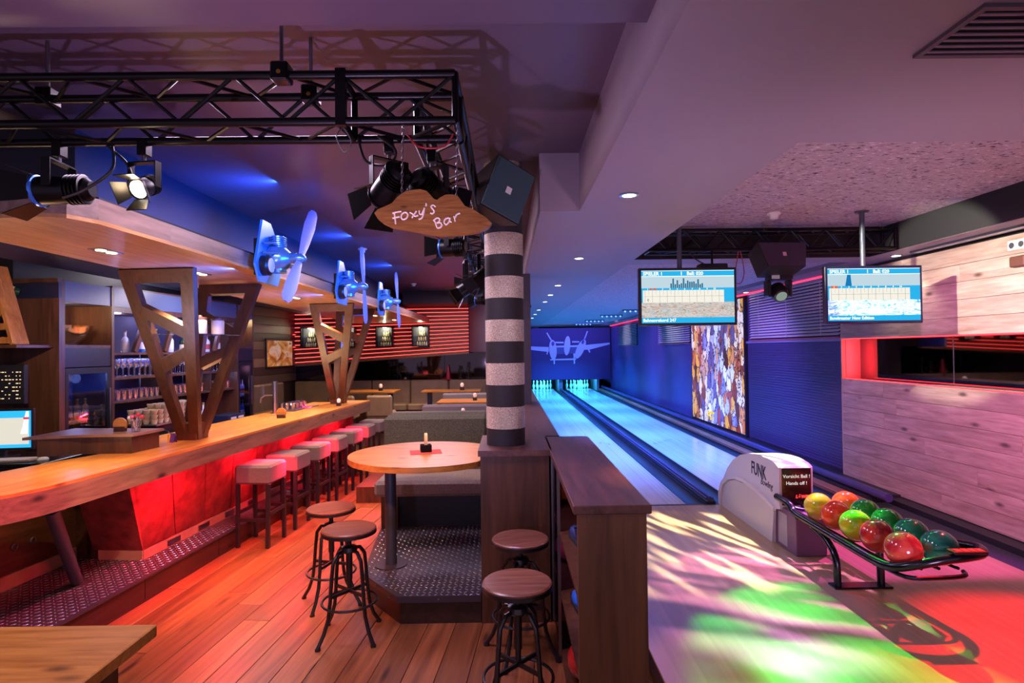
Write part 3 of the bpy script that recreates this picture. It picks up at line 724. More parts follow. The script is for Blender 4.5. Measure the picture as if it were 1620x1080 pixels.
# --- raised box, things on the counter
rb = thing('counter_box', 'low dark brown box standing on the bar counter', 'box', (0, 0, 1.12))
bp_ = [(-3.62, 4.42), (-3.37, 4.53), (-2.97, 4.53), (-2.93, 4.82), (-3.66, 4.88)]
MB().prism([(x, y) for x, y in bp_], 0, 0.135).build('body', WALNUT, rb)
MB().prism([(-3.70, 4.38), (-3.36, 4.50), (-2.94, 4.505), (-2.90, 4.84), (-3.70, 4.92)], 0.135, 0.155).build('top', mat('box_top', '#8a6450', 0.4, noise=(8, .2)), rb)
def disc_holder(loc, label, r=0.055, rz=0.0):
    t = thing('menu_disc_holder', label, 'holder', loc, rz)
    MB().cyl((0, 0.008, r*1.02), (0, -0.008, r*1.02), r, n=20).build('disc', OAKX, t)
    MB().box(-r*0.8, r*0.8, -0.02, 0.02, 0, r*0.7, 0.003).build('stand', mat('holder_dark', '#3a1c18', 0.4), t)
    return t
disc_holder((-3.16, 4.68, 1.275), 'round wooden disc in a stand on the brown counter box', 0.055)
disc_holder(Bw(-3.32, 6.55, 1.12), 'round wooden disc in a stand on the middle of the counter', 0.06)
def lolly(loc, label):
    t = thing('lollipop_jar', label, 'jar', loc)
    MB().lathe([(0.028, 0), (0.032, 0.005), (0.04, 0.09), (0.038, 0.09), (0.03, 0.01)], 14).build('glass', GLASS, t)
    rn = random.Random(4)
    for k in range(7):
        a = k*0.9; e = Vector((0.05*math.cos(a), 0.03*math.sin(a), 0.11+0.03*rn.random()))
        MB().cyl((0, 0, 0.01), e, 0.002, n=6).build('stick', WHITE, t)
        MB().sphere(e, 0.016, 10, 6).build('lolly', mat('lolly_%d' % (k % 3), ('#c8323c', '#d8d0d4', '#d4607a')[k % 3], 0.3), t)
lolly((-3.02, 4.66, 1.275), 'glass jar of red and white lollipops on the counter box')
def candle(loc, label, group=None, s=1.0):
    t = thing('candle_glass', label, 'candle', loc, 0, group)
    MB().box(-0.03*s, 0.03*s, -0.03*s, 0.03*s, 0, 0.045*s, 0.004).build('holder', mat('candle_holder', '#2a1418', 0.4), t)
    MB().lathe([(0.018*s, 0.045*s), (0.026*s, 0.06*s), (0.028*s, 0.085*s), (0.016*s, 0.105*s), (0.006*s, 0.108*s)], 14).build('candle', mat('candle_wax', '#e6d9cf', 0.5, emit='#ffb890', estr=0.25), t)
candle(Bw(-3.20, 8.02, 1.12), 'small pale candle in a dark holder on the far end of the bar counter')

# beer tap and drip tray
tp = bar_thing('beer_tap', 'chrome beer tap column with a side tap behind the counter', 'tap', -3.76, 7.25, 1.10)
MB().cyl((0, 0, 0), (0, 0, 0.42), 0.032, n=16).build('column', STEEL, tp)
MB().cyl((0, 0, 0), (0, 0, 0.012), 0.055, n=16).build('foot', STEEL, tp)
MB().tube([(0, 0, 0.24), (-0.12, -0.03, 0.24), (-0.17, -0.04, 0.20), (-0.18, -0.04, 0.14)], 0.011, 8).build('spout', STEEL, tp)
MB().cyl((-0.14, -0.035, 0.24), (-0.14, -0.035, 0.36), 0.012, 0.016, 10).build('handle', STEEL, tp)
tr = bar_thing('drip_tray', 'steel drip tray set with upturned glasses behind the counter', 'tray', -3.72, 7.75, 1.10)
MB().box(-0.12, 0.16, -0.30, 0.40, 0, 0.02, 0.003).build('tray', STEEL, tr)
def tumbler_mesh(r0, r1, h): return MB().lathe([(r0, 0), (r1, h), (r1*0.93, h), (r0*0.9, 0.012)], 12)
TUM = tumbler_mesh(0.03, 0.036, 0.085).mesh('tumbler', glassy('tumbler_glass', '#e8ecff', 0.42, 0.08))
for k in range(14):
    p = Bw(-3.80+0.075*(k % 3), 7.52+0.115*(k//3), 1.12)
    tag(mobj('tumbler', TUM, None, p), 'clear tumbler standing on the steel drip tray', 'glass', 'tumblers on the drip tray')
# folded card
cd = thing('menu_card', 'small folded violet and yellow card on the counter', 'card', Bw(-3.42, 4.78, 1.12), -0.3)
MB().add([(-0.03, -0.02, 0), (0.03, -0.02, 0), (0.03, 0, 0.08), (-0.03, 0, 0.08), (0.03, 0.02, 0), (-0.03, 0.02, 0)], [(0,1,2,3), (3,2,4,5)]).build('card', mat('violet_card', '#5a3c86', 0.5), cd)
MB().box(-0.032, -0.02, -0.024, 0.0, 0.0, 0.07).build('stripe', mat('yellow_card', '#d8a52c', 0.5), cd)

# ================================================================== BACK BAR (bar frame: x to the right, y along the bar)
BBX = -4.78
NAVY = mat('navy_fascia', '#4c5878', 0.35)
CABW = wood('cabinet_wood', '#3e261a', '#66422e', 'Z', 0.7, 0.36, False, 0.1)
def column(y0, y1, label, niche_fill=None):
    t = bar_thing('tall_cabinet', label, 'cabinet', BBX, y0)
    W = y1-y0; d = 0.5
    MB().box(-d, 0.0, 0, 0.035, 0, 2.62).build('side_panel', CABW, t)
    MB().box(-d, 0.0, W-0.035, W, 0, 2.62).build('side_panel', CABW, t)
    MB().box(-d, -d+0.03, 0.035, W-0.035, 0, 2.62).build('back_panel', CABW, t)
    MB().box(-d+.03, -0.01, 0.035, W-0.035, 1.97, 2.0).build('shelf', CABW, t)
    MB().box(-d+.03, -0.01, 0.035, W-0.035, 1.78, 1.97).build('blind_panel', mat('blind_black', '#1c1820', 0.4), t)
    MB().box(-d+.03, -0.01, 0.035, W-0.035, 2.42, 2.62).build('head_panel', NAVY, t)
    MB().box(-d+.03, -0.01, 0.035, W-0.035, 0.0, 0.86).build('base_panel', CABW, t)
    MB().cyl((-0.18, 0.12, 2.414), (-0.18, 0.12, 2.42), 0.03, n=12).build('niche_lamp', emis('niche_lamp', '#ffd9a0', 12), t)
    return t
column(5.11, 5.76, 'tall brown cabinet with a lit niche for a glass bowl')
column(8.10, 8.56, 'tall brown cabinet with a bottle niche over a narrow fridge')
p = Bw(BBX-0.2, 5.25, 2.39); point('niche_lamp_light', p, WARM, 5, 0.03)
p = Bw(BBX-0.2, 8.25, 2.39); point('niche_lamp_light', p, WARM, 4, 0.03)
def fridge(y0, y1, z0, z1, label, bottles):
    t = bar_thing('drinks_fridge', label, 'fridge', BBX, y0, z0)
    W = y1-y0; H = z1-z0
    MB().box(-0.45, -0.02, 0, W, 0, 0.03).build('floor_panel', BLACKP, t)
    MB().box(-0.45, -0.02, 0, W, H-0.05, H).build('head_panel', BLACKP, t)
    MB().box(-0.46, -0.42, 0, W, 0.03, H-0.05).build('back_panel', mat('fridge_inside', '#2c4478', 0.5), t)
    for yy in (0.0, W-0.03): MB().box(-0.45, -0.02, yy, yy+0.03, 0.03, H-0.05).build('side_panel', BLACKP, t)
    for yy in (0.10, W-0.12): MB().box(-0.415, -0.41, yy, yy+0.008, H*0.45, H*0.85).build('light_bar', emis('fridge_light', '#cfdcff', 2.2), t)
    MB().box(-0.41, -0.04, 0.03, W-0.03, H*0.40, H*0.41).build('shelf', STEEL, t)
    dr = MB()
    for a in ((0, 0.035), (W-0.06, W)): dr.box(-0.02, 0.0, a[0], a[1], 0, H)
    dr.box(-0.02, 0.0, 0.035, W-0.06, 0, 0.03); dr.box(-0.02, 0.0, 0.035, W-0.06, H-0.06, H)
    dr = dr.build('door', BLACKP, t)
    MB().box(-0.012, -0.008, 0.035, W-0.06, 0.03, H-0.06).build('pane', glassy('fridge_glass', '#c8d0f0', 0.12), dr)
    MB().box(0.0, 0.02, W-0.045, W-0.03, H*0.25, H*0.75).build('handle', STEEL, dr)
    return t
fridge(5.15, 5.72, 0.88, 1.77, 'black glass door fridge of bottles under the bowl niche', 5)
fridge(8.14, 8.52, 0.88, 1.77, 'narrow glass door fridge with red lit bottles', 3)
for q, (y0, y1, x_) in enumerate(((5.15, 5.72, -0.25), (8.14, 8.52, -0.25))):
    pl = Bw(BBX-0.15, (y0+y1)/2, 1.66)
    point('fridge_lamp', pl, (0.5, 0.62, 1.0) if q == 0 else (1.0, 0.3, 0.35), 2.2, 0.05)
# bottles
def bottle_prof(h, r): return [(r*0.9, 0), (r, 0.01), (r, h*0.58), (r*0.75, h*0.68), (r*0.34, h*0.76), (r*0.32, h*0.95), (r*0.4, h*0.96), (r*0.4, h), (r*0.1, h)]
BOTM = [mat('bottle_amber', '#a8652a', 0.12), mat('bottle_clear', '#c9d3e6', 0.1), mat('bottle_green', '#1d3a24', 0.12), mat('bottle_dark', '#1a1018', 0.12), mat('bottle_blue', '#3c68a8', 0.12)]
LABM = [mat('label_cream', '#d8c8a8', 0.6), mat('label_white', '#d9d6d2', 0.6), mat('label_red', '#a83a3c', 0.6)]
def bottle(loc, h, r, m, lm, label, group=None, rot=None):
    t = thing('bottle', label, 'bottle', loc, 0, group, rot)
    MB().lathe(bottle_prof(h, r), 14).build('glass', BOTM[m], t)
    MB().cyl((0, 0, h*0.15), (0, 0, h*0.45), r*1.03, n=14, caps=False).build('paper_label', LABM[lm], t)
    MB().cyl((0, 0, h*0.96), (0, 0, h*1.03), r*0.42, n=10).build('cap', mat('bottle_cap', '#b89858', 0.3, 0.6), t)
    return t
for k in range(6):
    bottle(Bw(BBX-0.14-0.12*(k % 2), 5.24+0.075*k, 0.911), 0.30, 0.03, 3 if k % 2 else 2, k % 3, 'dark bottle standing in the glass door fridge below the bowl', 'bottles in the fridge')
for k in range(4):
    bottle(Bw(BBX-0.14, 5.24+0.1*k, 0.88+0.89*0.41+0.001), 0.20, 0.028, 0, 0, 'small amber bottle on the fridge shelf below the bowl', 'small bottles on the fridge shelf')
for k in range(4):
    bottle(Bw(BBX-0.12, 8.22+0.075*k, 0.88+0.89*0.41+0.001), 0.24, 0.028, 1, 2, 'red labelled bottle on the narrow fridge shelf', 'bottles in the narrow fridge')
for k in range(4):
    bottle(Bw(BBX-0.12, 8.22+0.075*k, 0.911), 0.26, 0.028, 4, 1, 'pale bottle at the bottom of the narrow fridge', 'bottles at the bottom of the narrow fridge')
for k, (h, m, l_) in enumerate(((0.17, 4, 1), (0.26, 1, 1))):
    bottle(Bw(BBX-0.14, 8.22+0.13*k, 2.001), h, 0.035, m, l_, ('short dark', 'tall clear')[k]+' bottle in the niche above the narrow fridge')
# glass bowl
gb = bar_thing('glass_bowl', 'large clear glass bowl in the lit niche', 'bowl', BBX-0.245, 5.41, 2.0)
MB().lathe([(0.09, 0), (0.10, 0.012), (0.165, 0.06), (0.215, 0.13), (0.235, 0.20), (0.228, 0.20), (0.205, 0.13), (0.155, 0.07), (0.05, 0.02)], 28).build('bowl', glassy('bowl_glass', '#fff4e0', 0.5, 0.12), gb)
# shelf wall between the columns
sw = bar_thing('glass_shelf_unit', 'open wall shelf unit of the back bar between the tall cabinets', 'shelf', BBX, 5.76)
WS = 8.10-5.76
MB().box(-0.5, -0.46, 0, WS, 0.9, 2.62).build('back_panel', mat('shelf_back', '#2a2440', 0.5), sw)
MB().box(-0.46, -0.01, 0.0, WS, 2.42, 2.62).build('head_panel', NAVY, sw)
MB().box(-0.46, -0.02, 0.0, WS, 2.36, 2.42).build('lintel', CABW, sw)
for z in (1.92, 1.65, 1.39): MB().box(-0.44, -0.03, 0, WS, z-0.025, z).build('shelf_board', CABW, sw)
for y in (0.95, 1.75): MB().box(-0.44, -0.04, y, y+0.025, 1.39, 1.92).build('upright', CABW, sw)
for k in range(4):
    y = 0.45+k*0.5
    MB().bar((-0.05, y-0.10, 1.925), (-0.05, y+0.09, 2.355), 0.045, 0.06, (0, 1, 0), 0.004).build('slanted_strut', CABW, sw)
MB().box(-0.10, -0.02, 0, WS, 2.60, 2.64).build('cornice', CABW, sw)
for k in range(3):
    p = Bw(BBX-0.3, 6.2+0.7*k, 1.90); point('shelf_lamp', p, (0.42, 0.45, 1.0), 2.4, 0.04)
    p = Bw(BBX-0.3, 6.2+0.7*k, 1.62); point('shelf_lamp', p, (0.42, 0.45, 1.0), 2.0, 0.04)
    p = Bw(BBX-0.25, 6.1+0.7*k, 2.33); point('shelf_lamp', p, (0.5, 0.45, 1.0), 2.0, 0.04)
# glasses
wg = MB().lathe([(0.033, 0), (0.033, 0.004), (0.005, 0.01), (0.005, 0.085), (0.03, 0.11), (0.038, 0.15), (0.03, 0.20), (0.028, 0.20), (0.034, 0.15), (0.01, 0.10)], 12)
WG = wg.mesh('wine_glass', glassy('stem_glass', '#e6ebff', 0.45, 0.08))
TW = tumbler_mesh(0.03, 0.037, 0.11).mesh('tumbler', glassy('tumbler_glass', '#e8ecff', 0.42, 0.08))
for r in range(2):
    for k in range(26):
        y = 5.83+k*0.087
        if min(abs(y-6.722), abs(y-7.522)) < 0.055: continue
        p = Bw(BBX-0.10-0.15*r, y, 1.651)
        tag(mobj('wine_glass', WG, None, p), 'stemmed wine glass in the row on the upper back bar shelf', 'glass', 'wine glasses on the upper shelf')
        p = Bw(BBX-0.10-0.15*r, y, 1.391)
        if k not in (9, 10): tag(mobj('tumbler', TW, None, p), 'clear tumbler in the row on the lower back bar shelf', 'glass', 'tumblers on the lower shelf')
kinds = [(0.30, 0.045, 0, 0), (0.24, 0.04, 1, 1), (0.27, 0.038, 4, 1), (0.28, 0.04, 2, 0), (0.25, 0.042, 1, 1), (0.22, 0.04, 2, 0), (0.26, 0.04, 4, 1), (0.24, 0.045, 1, 2), (0.28, 0.04, 0, 0)]
for k, (h, r, m, l_) in enumerate(kinds):
    bottle(Bw(BBX-0.16, 5.86+0.25*k, 1.921), h, r, m, l_, 'liquor bottle on the top shelf behind the slanted struts', 'liquor bottles on the top shelf')
# lower work counter of the back bar
lw = bar_thing('back_counter', 'dark work counter under the back bar shelves', 'counter', BBX+0.02, 5.14)
MB().box(0.0, 0.42, 0, 3.4, 0.0, 0.86).build('body', WALNUTY, lw)
MB().box(-0.0, 0.45, 0, 3.4, 0.86, 0.90, 0.004).build('worktop', mat('worktop_black', '#17161a', 0.3), lw)
for k in range(5): MB().box(0.42, 0.425, 0.05+k*0.67, 0.69+k*0.67, 0.1, 0.82).build('door', CABW, lw)
# coffee machine with stacked cups
cm = bar_thing('coffee_machine', 'dark coffee machine carrying stacked cups on the back counter', 'coffee machine', BBX+0.22, 6.25, 0.90)
MB().box(-0.2, 0.2, -0.42, 0.42, 0.0, 0.22, 0.01).build('body', BLACKP, cm)
MB().box(-0.22, 0.22, -0.44, 0.44, 0.22, 0.235, 0.003).build('tray', STEEL, cm)
MB().tube([(0.2, -0.3, 0.16), (0.27, -0.32, 0.15), (0.28, -0.33, 0.02)], 0.008, 8).build('steam_pipe', STEEL, cm)
MB().cyl((0.2, 0.1, 0.1), (0.3, 0.1, 0.08), 0.016, n=10).build('filter_handle', BLACKP, cm)
CUP = MB().lathe([(0.022, 0), (0.026, 0.004), (0.036, 0.05), (0.033, 0.05), (0.02, 0.008)], 12).mesh('espresso_cup', mat('cup_cream', '#c8b592', 0.3))
for z in range(4):
    for r in range(4):
        for k in range(9):
            if z == 3 and (k < 2 or r == 0): continue
            p = Bw(BBX+0.22-0.13+0.09*r, 6.25-0.37+0.09*k, 1.136+0.051*z)
            tag(mobj('espresso_cup', CUP, None, p), 'cream espresso cup in the stack on the coffee machine', 'cup', 'stacked espresso cups')
bottle(Bw(BBX+0.2, 6.98, 0.90), 0.36, 0.035, 1, 1, 'tall clear bottle beside the coffee machine')
bx_ = bar_thing('carton_box', 'small dark blue carton on the back counter', 'box', BBX+0.2, 7.55, 0.90)
MB().box(-0.12, 0.12, -0.2, 0.2, 0.0, 0.16, 0.004).build('carton', mat('carton_blue', '#1f2246', 0.5), bx_)
for k in range(2):
    for j in range(2): MB().box(0.1205, 0.1215, -0.15+0.18*j, -0.02+0.18*j, 0.03+0.07*k, 0.06+0.07*k).build('label_patch', mat('carton_print', '#b8bcd8', 0.5), bx_)
# end wall of the back bar: panel, shelf, wine rack, desk with screens
ew = bar_thing('end_cabinet', 'wide brown wall panel with a shelf beside the tall cabinet', 'cabinet', BBX, 5.11)
MB().box(-2.2, 0.0, -0.03, 0.0, 0.0, 2.45).build('panel', CABW, ew)
MB().box(-2.2, 0.0, -0.035, 0.0, 2.45, 2.60).build('head_panel', mat('head_blue_dark', '#20243a', 0.4), ew)
MB().box(-2.2, 0.0, -0.045, 0.0, 2.60, 2.64).build('cornice', CABW, ew)
MB().box(-2.2, -0.06, -0.40, -0.03, 1.97, 2.0, 0.003).build('shelf', CABW, ew)
wr = bar_thing('wine_rack', 'slanted light wood wine rack standing on the wall shelf', 'wine rack', BBX-0.62, 4.90, 2.0)
RK = wood('rack_wood', '#8a5426', '#c08344', 'Z', 1.0, 0.45, False, 0.05)
for sx, w in ((-1, 0.0), (1, 0.0)):
    MB().bar((sx*0.50, -0.10, 0.0), (sx*0.28, -0.10, 0.72), 0.16, 0.035, (1, 0, 0), 0.003).build('side_board', RK, wr)
for k in range(6):
    z = 0.04+0.125*k; hw = 0.48-0.22*z/0.72
    MB().box(-hw, hw, -0.17, -0.13, z-0.03, z+0.03, 0.003).build('rail', RK, wr)
    MB().box(-hw, hw, -0.07, -0.03, z-0.03, z+0.03, 0.003).build('rail', RK, wr)
bottle(Bw(BBX-0.30, 4.98, 2.50), 0.30, 0.038, 2, 0, 'dark wine bottle lying slanted in the wine rack', rot=(0.5, -1.25, 0))
bottle(Bw(BBX-0.52, 4.72, 2.40), 0.30, 0.038, 2, 1, 'pale capped wine bottle pushed neck first into the rack', rot=(1.2, 0.7, 0))
dk = thing('service_desk', 'black service desk with drawers behind the counter box', 'desk', (-4.3, 5.0, 0))
MB().box(-0.7, 0.48, -0.30, 0.34, 0, 0.99).build('body', mat('desk_black', '#16141a', 0.4), dk)
MB().box(-0.72, 0.50, -0.32, 0.34, 0.99, 1.02, 0.004).build('desk_top', mat('desk_top', '#0f1014', 0.25), dk)
for k in range(2):
    d = MB().box(-0.66+0.56*k, -0.14+0.56*k, -0.305, -0.30, 0.62, 0.96).build('drawer', mat('drawer_black', '#1e1a20', 0.4), dk)
    MB().box(-0.5+0.56*k, -0.30+0.56*k, -0.325, -0.305, 0.88, 0.895).build('handle', STEEL, d)
mn = thing('pos_monitor', 'monitor on the service desk showing a bowling pin', 'monitor', (-4.42, 5.0, 1.02), 0.12)
MB().box(-0.27, 0.27, 0.0, 0.03, 0.06, 0.42, 0.004).build('casing', BLACKP, mn)
MB().box(-0.25, 0.25, -0.003, 0.0, 0.08, 0.40).build('screen', emis('monitor_blue', '#2aa0dc', 1.1), mn)
MB().box(-0.25, 0.235, -0.005, -0.003, 0.11, 0.34).build('picture', emis('monitor_sand', '#cdc8ba', 0.9), mn)
MB().prism([(0.17, 0.20), (0.19, 0.27), (0.20, 0.33), (0.215, 0.395), (0.235, 0.395), (0.235, 0.33), (0.225, 0.27), (0.225, 0.20)], -0.007, -0.005, lambda p, h: (p[0], h, p[1])).build('pin_picture', emis('monitor_white', '#f0eef0', 1.2), mn)
MB().box(0.195, 0.24, -0.009, -0.007, 0.325, 0.345).build('pin_stripe', emis('monitor_red', '#c03a4c', 1.0), mn)
MB().box(-0.10, 0.10, -0.08, 0.10, 0.0, 0.012).build('foot', BLACKP, mn)
MB().box(-0.03, 0.03, 0.02, 0.05, 0.012, 0.1).build('neck', BLACKP, mn)
kb = thing('keyboard', 'grey keyboard lying in front of the monitor', 'keyboard', (-4.22, 4.80, 1.02), 0.15)
MB().box(-0.25, 0.25, -0.08, 0.08, 0, 0.015, 0.003).build('base', mat('keyboard_grey', '#6f6864', 0.5), kb)
km = MB()
for r in range(5):
    for c in range(17): km.box(-0.238+c*0.028, -0.214+c*0.028, -0.068+r*0.028, -0.044+r*0.028, 0.015, 0.021)
stuff(km.build('keys', mat('key_cream', '#b9ada2', 0.5), kb))
ms = thing('mouse', 'white computer mouse beside the keyboard', 'mouse', (-3.93, 4.86, 1.02), 0)
MB().sphere((0, 0, 0.004), 0.05, 14, 8, (0.7, 1, 0.42)).build('shell', WHITE, ms)
mx_ = thing('control_panel', 'black control panel with many tiny lit lamps over the desk', 'control panel', (-4.62, 5.20, 1.46), 0.1)
MB().box(-0.25, 0.23, 0, 0.05, 0, 0.36, 0.005).build('casing', BLACKP, mx_)
cl = MB(); rn = random.Random(3)
for r in range(8):
    for c in range(14):
        if rn.random() < 0.72: cl.box(-0.20+c*0.03, -0.20+c*0.03+rn.choice((0.006, 0.012, 0.02)), -0.003, 0, 0.05+r*0.034, 0.058+r*0.034)
stuff(cl.build('indicator_lamps', emis('indicator', '#ffd9a8', 0.9), mx_))

# ================================================================== REAR ROOM
BENCH = mat('bench_leather', '#806850', 0.55, noise=(5, 0.12))
# striped red light wall (slats with LED lines between them)
rw = thing('striped_light_wall', 'brown slatted wall panel with glowing red light lines over the mirror', 'wall panel', (0, 13.99, 0))
XL, XR = -5.22, -0.92
def zl(s): return 1.55+(2.93-1.55)*s
def zr(s): return 1.82+(2.93-1.82)*s
NS = 13
SLAT = wood('slat_wood', '#74462f', '#a06a48', 'X', 0.6, 0.5, False, 0.1)
LED = emis('red_led', '#ff3c38', 3.0)
for k in range(NS):
    a, b = k/NS, (k+1)/NS-0.014
    MB().add([(XL, -0.04, zl(a)), (XR, -0.04, zr(a)), (XR, -0.04, zr(b)), (XL, -0.04, zl(b)), (XL, 0, zl(a)), (XR, 0, zr(a)), (XR, 0, zr(b)), (XL, 0, zl(b))],
             [(0,1,2,3),(4,7,6,5),(0,4,5,1),(1,5,6,2),(2,6,7,3),(3,7,4,0)]).build('slat', SLAT, rw)
    a2, b2 = b-0.002, b+0.012
    MB().add([(XL, -0.036, zl(a2)), (XR, -0.036, zr(a2)), (XR, -0.036, zr(b2)), (XL, -0.036, zl(b2)), (XL, -0.02, zl(a2)), (XR, -0.02, zr(a2)), (XR, -0.02, zr(b2)), (XL, -0.02, zl(b2))],
             [(0,1,2,3),(4,7,6,5),(0,4,5,1),(1,5,6,2),(2,6,7,3),(3,7,4,0)]).build('light_line', LED, rw)
MIR = mat('mirror', '#c9c9cf', 0.03, 1.0)
mr = thing('rear_mirror', 'long low mirror strip between bench and red striped wall', 'mirror', (-2.9, 13.985, 1.2))
MB().box(-2.3, 2.4, 0, 0.01, 0, 0.66).build('glass', mat('darkened_mirror', '#4a4448', 0.04, 1.0), mr)  # mirror tone darkened to dim its reflection of the open room end
for x in (-1.1, 0.2, 1.35): MB().box(x-0.006, x+0.006, -0.004, 0, 0, 0.62).build('joint', BLACK, mr)
# bottle showcases
def showcase(x, label, w=0.42, h=0.50):
    t = thing('bottle_showcase', label, 'showcase', (x, 13.93, 2.0), 0, 'lit bottle showcases on the striped wall')
    f = MB(); f.box(-w/2, -w/2+0.025, -0.16, 0.015, 0, h); f.box(w/2-0.025, w/2, -0.16, 0.015, 0, h); f.box(-w/2, w/2, -0.16, 0.015, 0, 0.025); f.box(-w/2, w/2, -0.16, 0.015, h-0.025, h)
    f.build('frame', BLACKP, t)
    MB().box(-w/2+.02, w/2-.02, 0.0, 0.012, 0.02, h-0.02).build('backing', mat('showcase_back', '#5c6068', 0.5), t)
    MB().box(-0.04, 0.04, -0.12, -0.06, h-0.032, h-0.025).build('lamp', emis('showcase_lamp', '#fff0c0', 9), t)
    rn = random.Random(int(x*100))
    for r, n, zz in ((0, 5, 0.026), (1, 4, 0.15), (2, 3, 0.27)):
        MB().box(-w/2+.03, w/2-.03, -0.06-0.03*(2-r), -0.01, zz-0.004, zz).build('step', GLASS, t)
        for k in range(n):
            bm_ = MB().lathe(bottle_prof(0.11, 0.022), 10, (0.03+(k-(n-1)/2)*0.055, -0.04-0.02*(2-r), zz))
            bm_.build('bottle', mat('showcase_bottle_%d' % (k % 3), ('#d8c98a', '#e2ddc8', '#b8b27c')[k % 3], 0.25), t)
    point('showcase_light', (x, 13.80, 2.0+h-0.05), (1.0, 0.9, 0.62), 3.0, 0.02)
for k, x in enumerate((-4.78, -3.88, -2.97, -2.10)): showcase(x, 'lit bottle showcase on the red striped wall, %s from the hanging screen' % ('fourth', 'third', 'second', 'first')[k])
# hanging screen beside the striped wall
hs = thing('hanging_screen', 'dark grey screen panel hanging beside the red striped wall', 'screen', (-0.90, 13.9, 1.85), math.radians(-72))
MB().box(0, 1.5, -0.03, 0.03, 0, 1.08, 0.01).build('panel', mat('screen_grey', '#56546e', 0.6), hs)
MB().box(-0.02, 0.0, -0.04, 0.04, -0.02, 1.10).build('edge_strip', BLACKP, hs)
# bench along the rear wall
bn = thing('rear_bench', 'long brown padded bench along the rear wall under the mirror', 'bench', (-2.9, 13.98, 0))
for k in range(5):
    x0 = -2.25+k*0.93
    MB().box(x0, x0+0.915, -0.16, 0.0, 0.62, 1.19, 0.03).build('back_cushion', BENCH, bn)
    MB().box(x0, x0+0.915, -0.62, -0.10, 0.5, 0.66, 0.03).build('seat_cushion', BENCH, bn)
MB().box(-2.25, 2.40, -0.58, 0.0, 0.0, 0.5).build('base', WALNUT, bn)
# side bench below the painting
c0 = Bw(-6.44, 12.4)
sb = bar_thing('side_bench', 'brown padded bench with a high back below the painting', 'bench', -6.46, 9.6)
for k in range(3):
    MB().box(0.0, 0.16, k*1.0, k*1.0+0.985, 0.62, 1.22, 0.03).build('back_cushion', BENCH, sb)
    MB().box(0.10, 0.62, k*1.0, k*1.0+0.985, 0.5, 0.66, 0.03).build('seat_cushion', BENCH, sb)
MB().box(0.0, 0.58, 0, 3.0, 0.0, 0.5).build('base', WALNUT, sb)
# planked side wall and painting
pw = bar_thing('striped_side_wall', 'side wall of wide light and dark brown boards', 'wall panel', -6.46, 8.7)
for k in range(9):
    z0 = 1.22+k*0.185
    mcol = ('#5a4636', '#3a2a22', '#7a5c44', '#44312a')[k % 4]
    MB().box(0, 0.02, 0, 5.3, z0, z0+0.18, 0.003).build('board', mat('side_board_%d' % (k % 4), mcol, 0.5), pw)
MB().box(0.02, 0.03, 4.6, 5.25, 2.32, 2.335).build('light_line', LED, pw)
MB().box(0.02, 0.03, 4.6, 5.25, 2.02, 2.035).build('light_line', LED, pw)
def gradient_art(name, cols, scale, estr):
    m = bpy.data.materials.new(name); m.use_nodes = True; nt = m.node_tree; L = nt.links.new; b = nt.nodes['Principled BSDF']
    tc = nt.nodes.new('ShaderNodeTexCoord'); mp = nt.nodes.new('ShaderNodeMapping'); mp.inputs['Scale'].default_value = scale
    L(tc.outputs['Object'], mp.inputs[0])
    nz = nt.nodes.new('ShaderNodeTexNoise'); nz.inputs['Scale'].default_value = 1.0; nz.inputs['Detail'].default_value = 3; nz.inputs['Distortion'].default_value = 2.5
    L(mp.outputs[0], nz.inputs['Vector'])
    cr = nt.nodes.new('ShaderNodeValToRGB'); el = cr.color_ramp.elements
    el[0].position = 0.25; el[1].position = 0.75; el[0].color = (*lin(cols[0]), 1); el[1].color = (*lin(cols[-1]), 1)
    for i, c in enumerate(cols[1:-1]):
        e = el.new(0.25+0.5*(i+1)/(len(cols)-1)); e.color = (*lin(c), 1)
    L(nz.outputs[0], cr.inputs[0]); L(cr.outputs[0], b.inputs['Base Color']); b.inputs['Roughness'].default_value = 0.5
    L(cr.outputs[0], b.inputs['Emission Color']); b.inputs['Emission Strength'].default_value = estr
    MATS[name] = m
    return m
pa_ = bar_thing('wall_painting', 'abstract orange and brown painting on the boarded side wall', 'painting', -6.44, 12.0, 1.55)
MB().box(0, 0.025, 0, 1.25, 0, 0.66, 0.004).build('frame', BLACKP, pa_)
MB().box(0.025, 0.03, 0.04, 1.21, 0.04, 0.62).build('canvas', gradient_art('painting_art', ['#2a140e', '#a8541f', '#e0a048', '#f0d8b8', '#5a2420'], (1.5, 1.3, 1.9), 0.12), pa_)
spot('painting_lamp', Bw(-5.3, 12.4, 3.1), Bw(-6.44, 12.6, 1.8), (1.0, 0.8, 0.55), 70, 70, 0.6, 0.04)
spot('rear_lamp', (-2.6, 12.6, 3.2), (-2.8, 13.6, 0.6), (1.0, 0.72, 0.45), 110, 110, 0.8, 0.05)
spot('rear_lamp', (-1.0, 10.8, 3.2), (-1.0, 11.2, 0.6), (1.0, 0.72, 0.5), 100, 110, 0.8, 0.05)
spot('rear_lamp', (-4.4, 11.3, 3.2), (-4.6, 11.8, 0.5), (1.0, 0.72, 0.45), 90, 110, 0.8, 0.05)
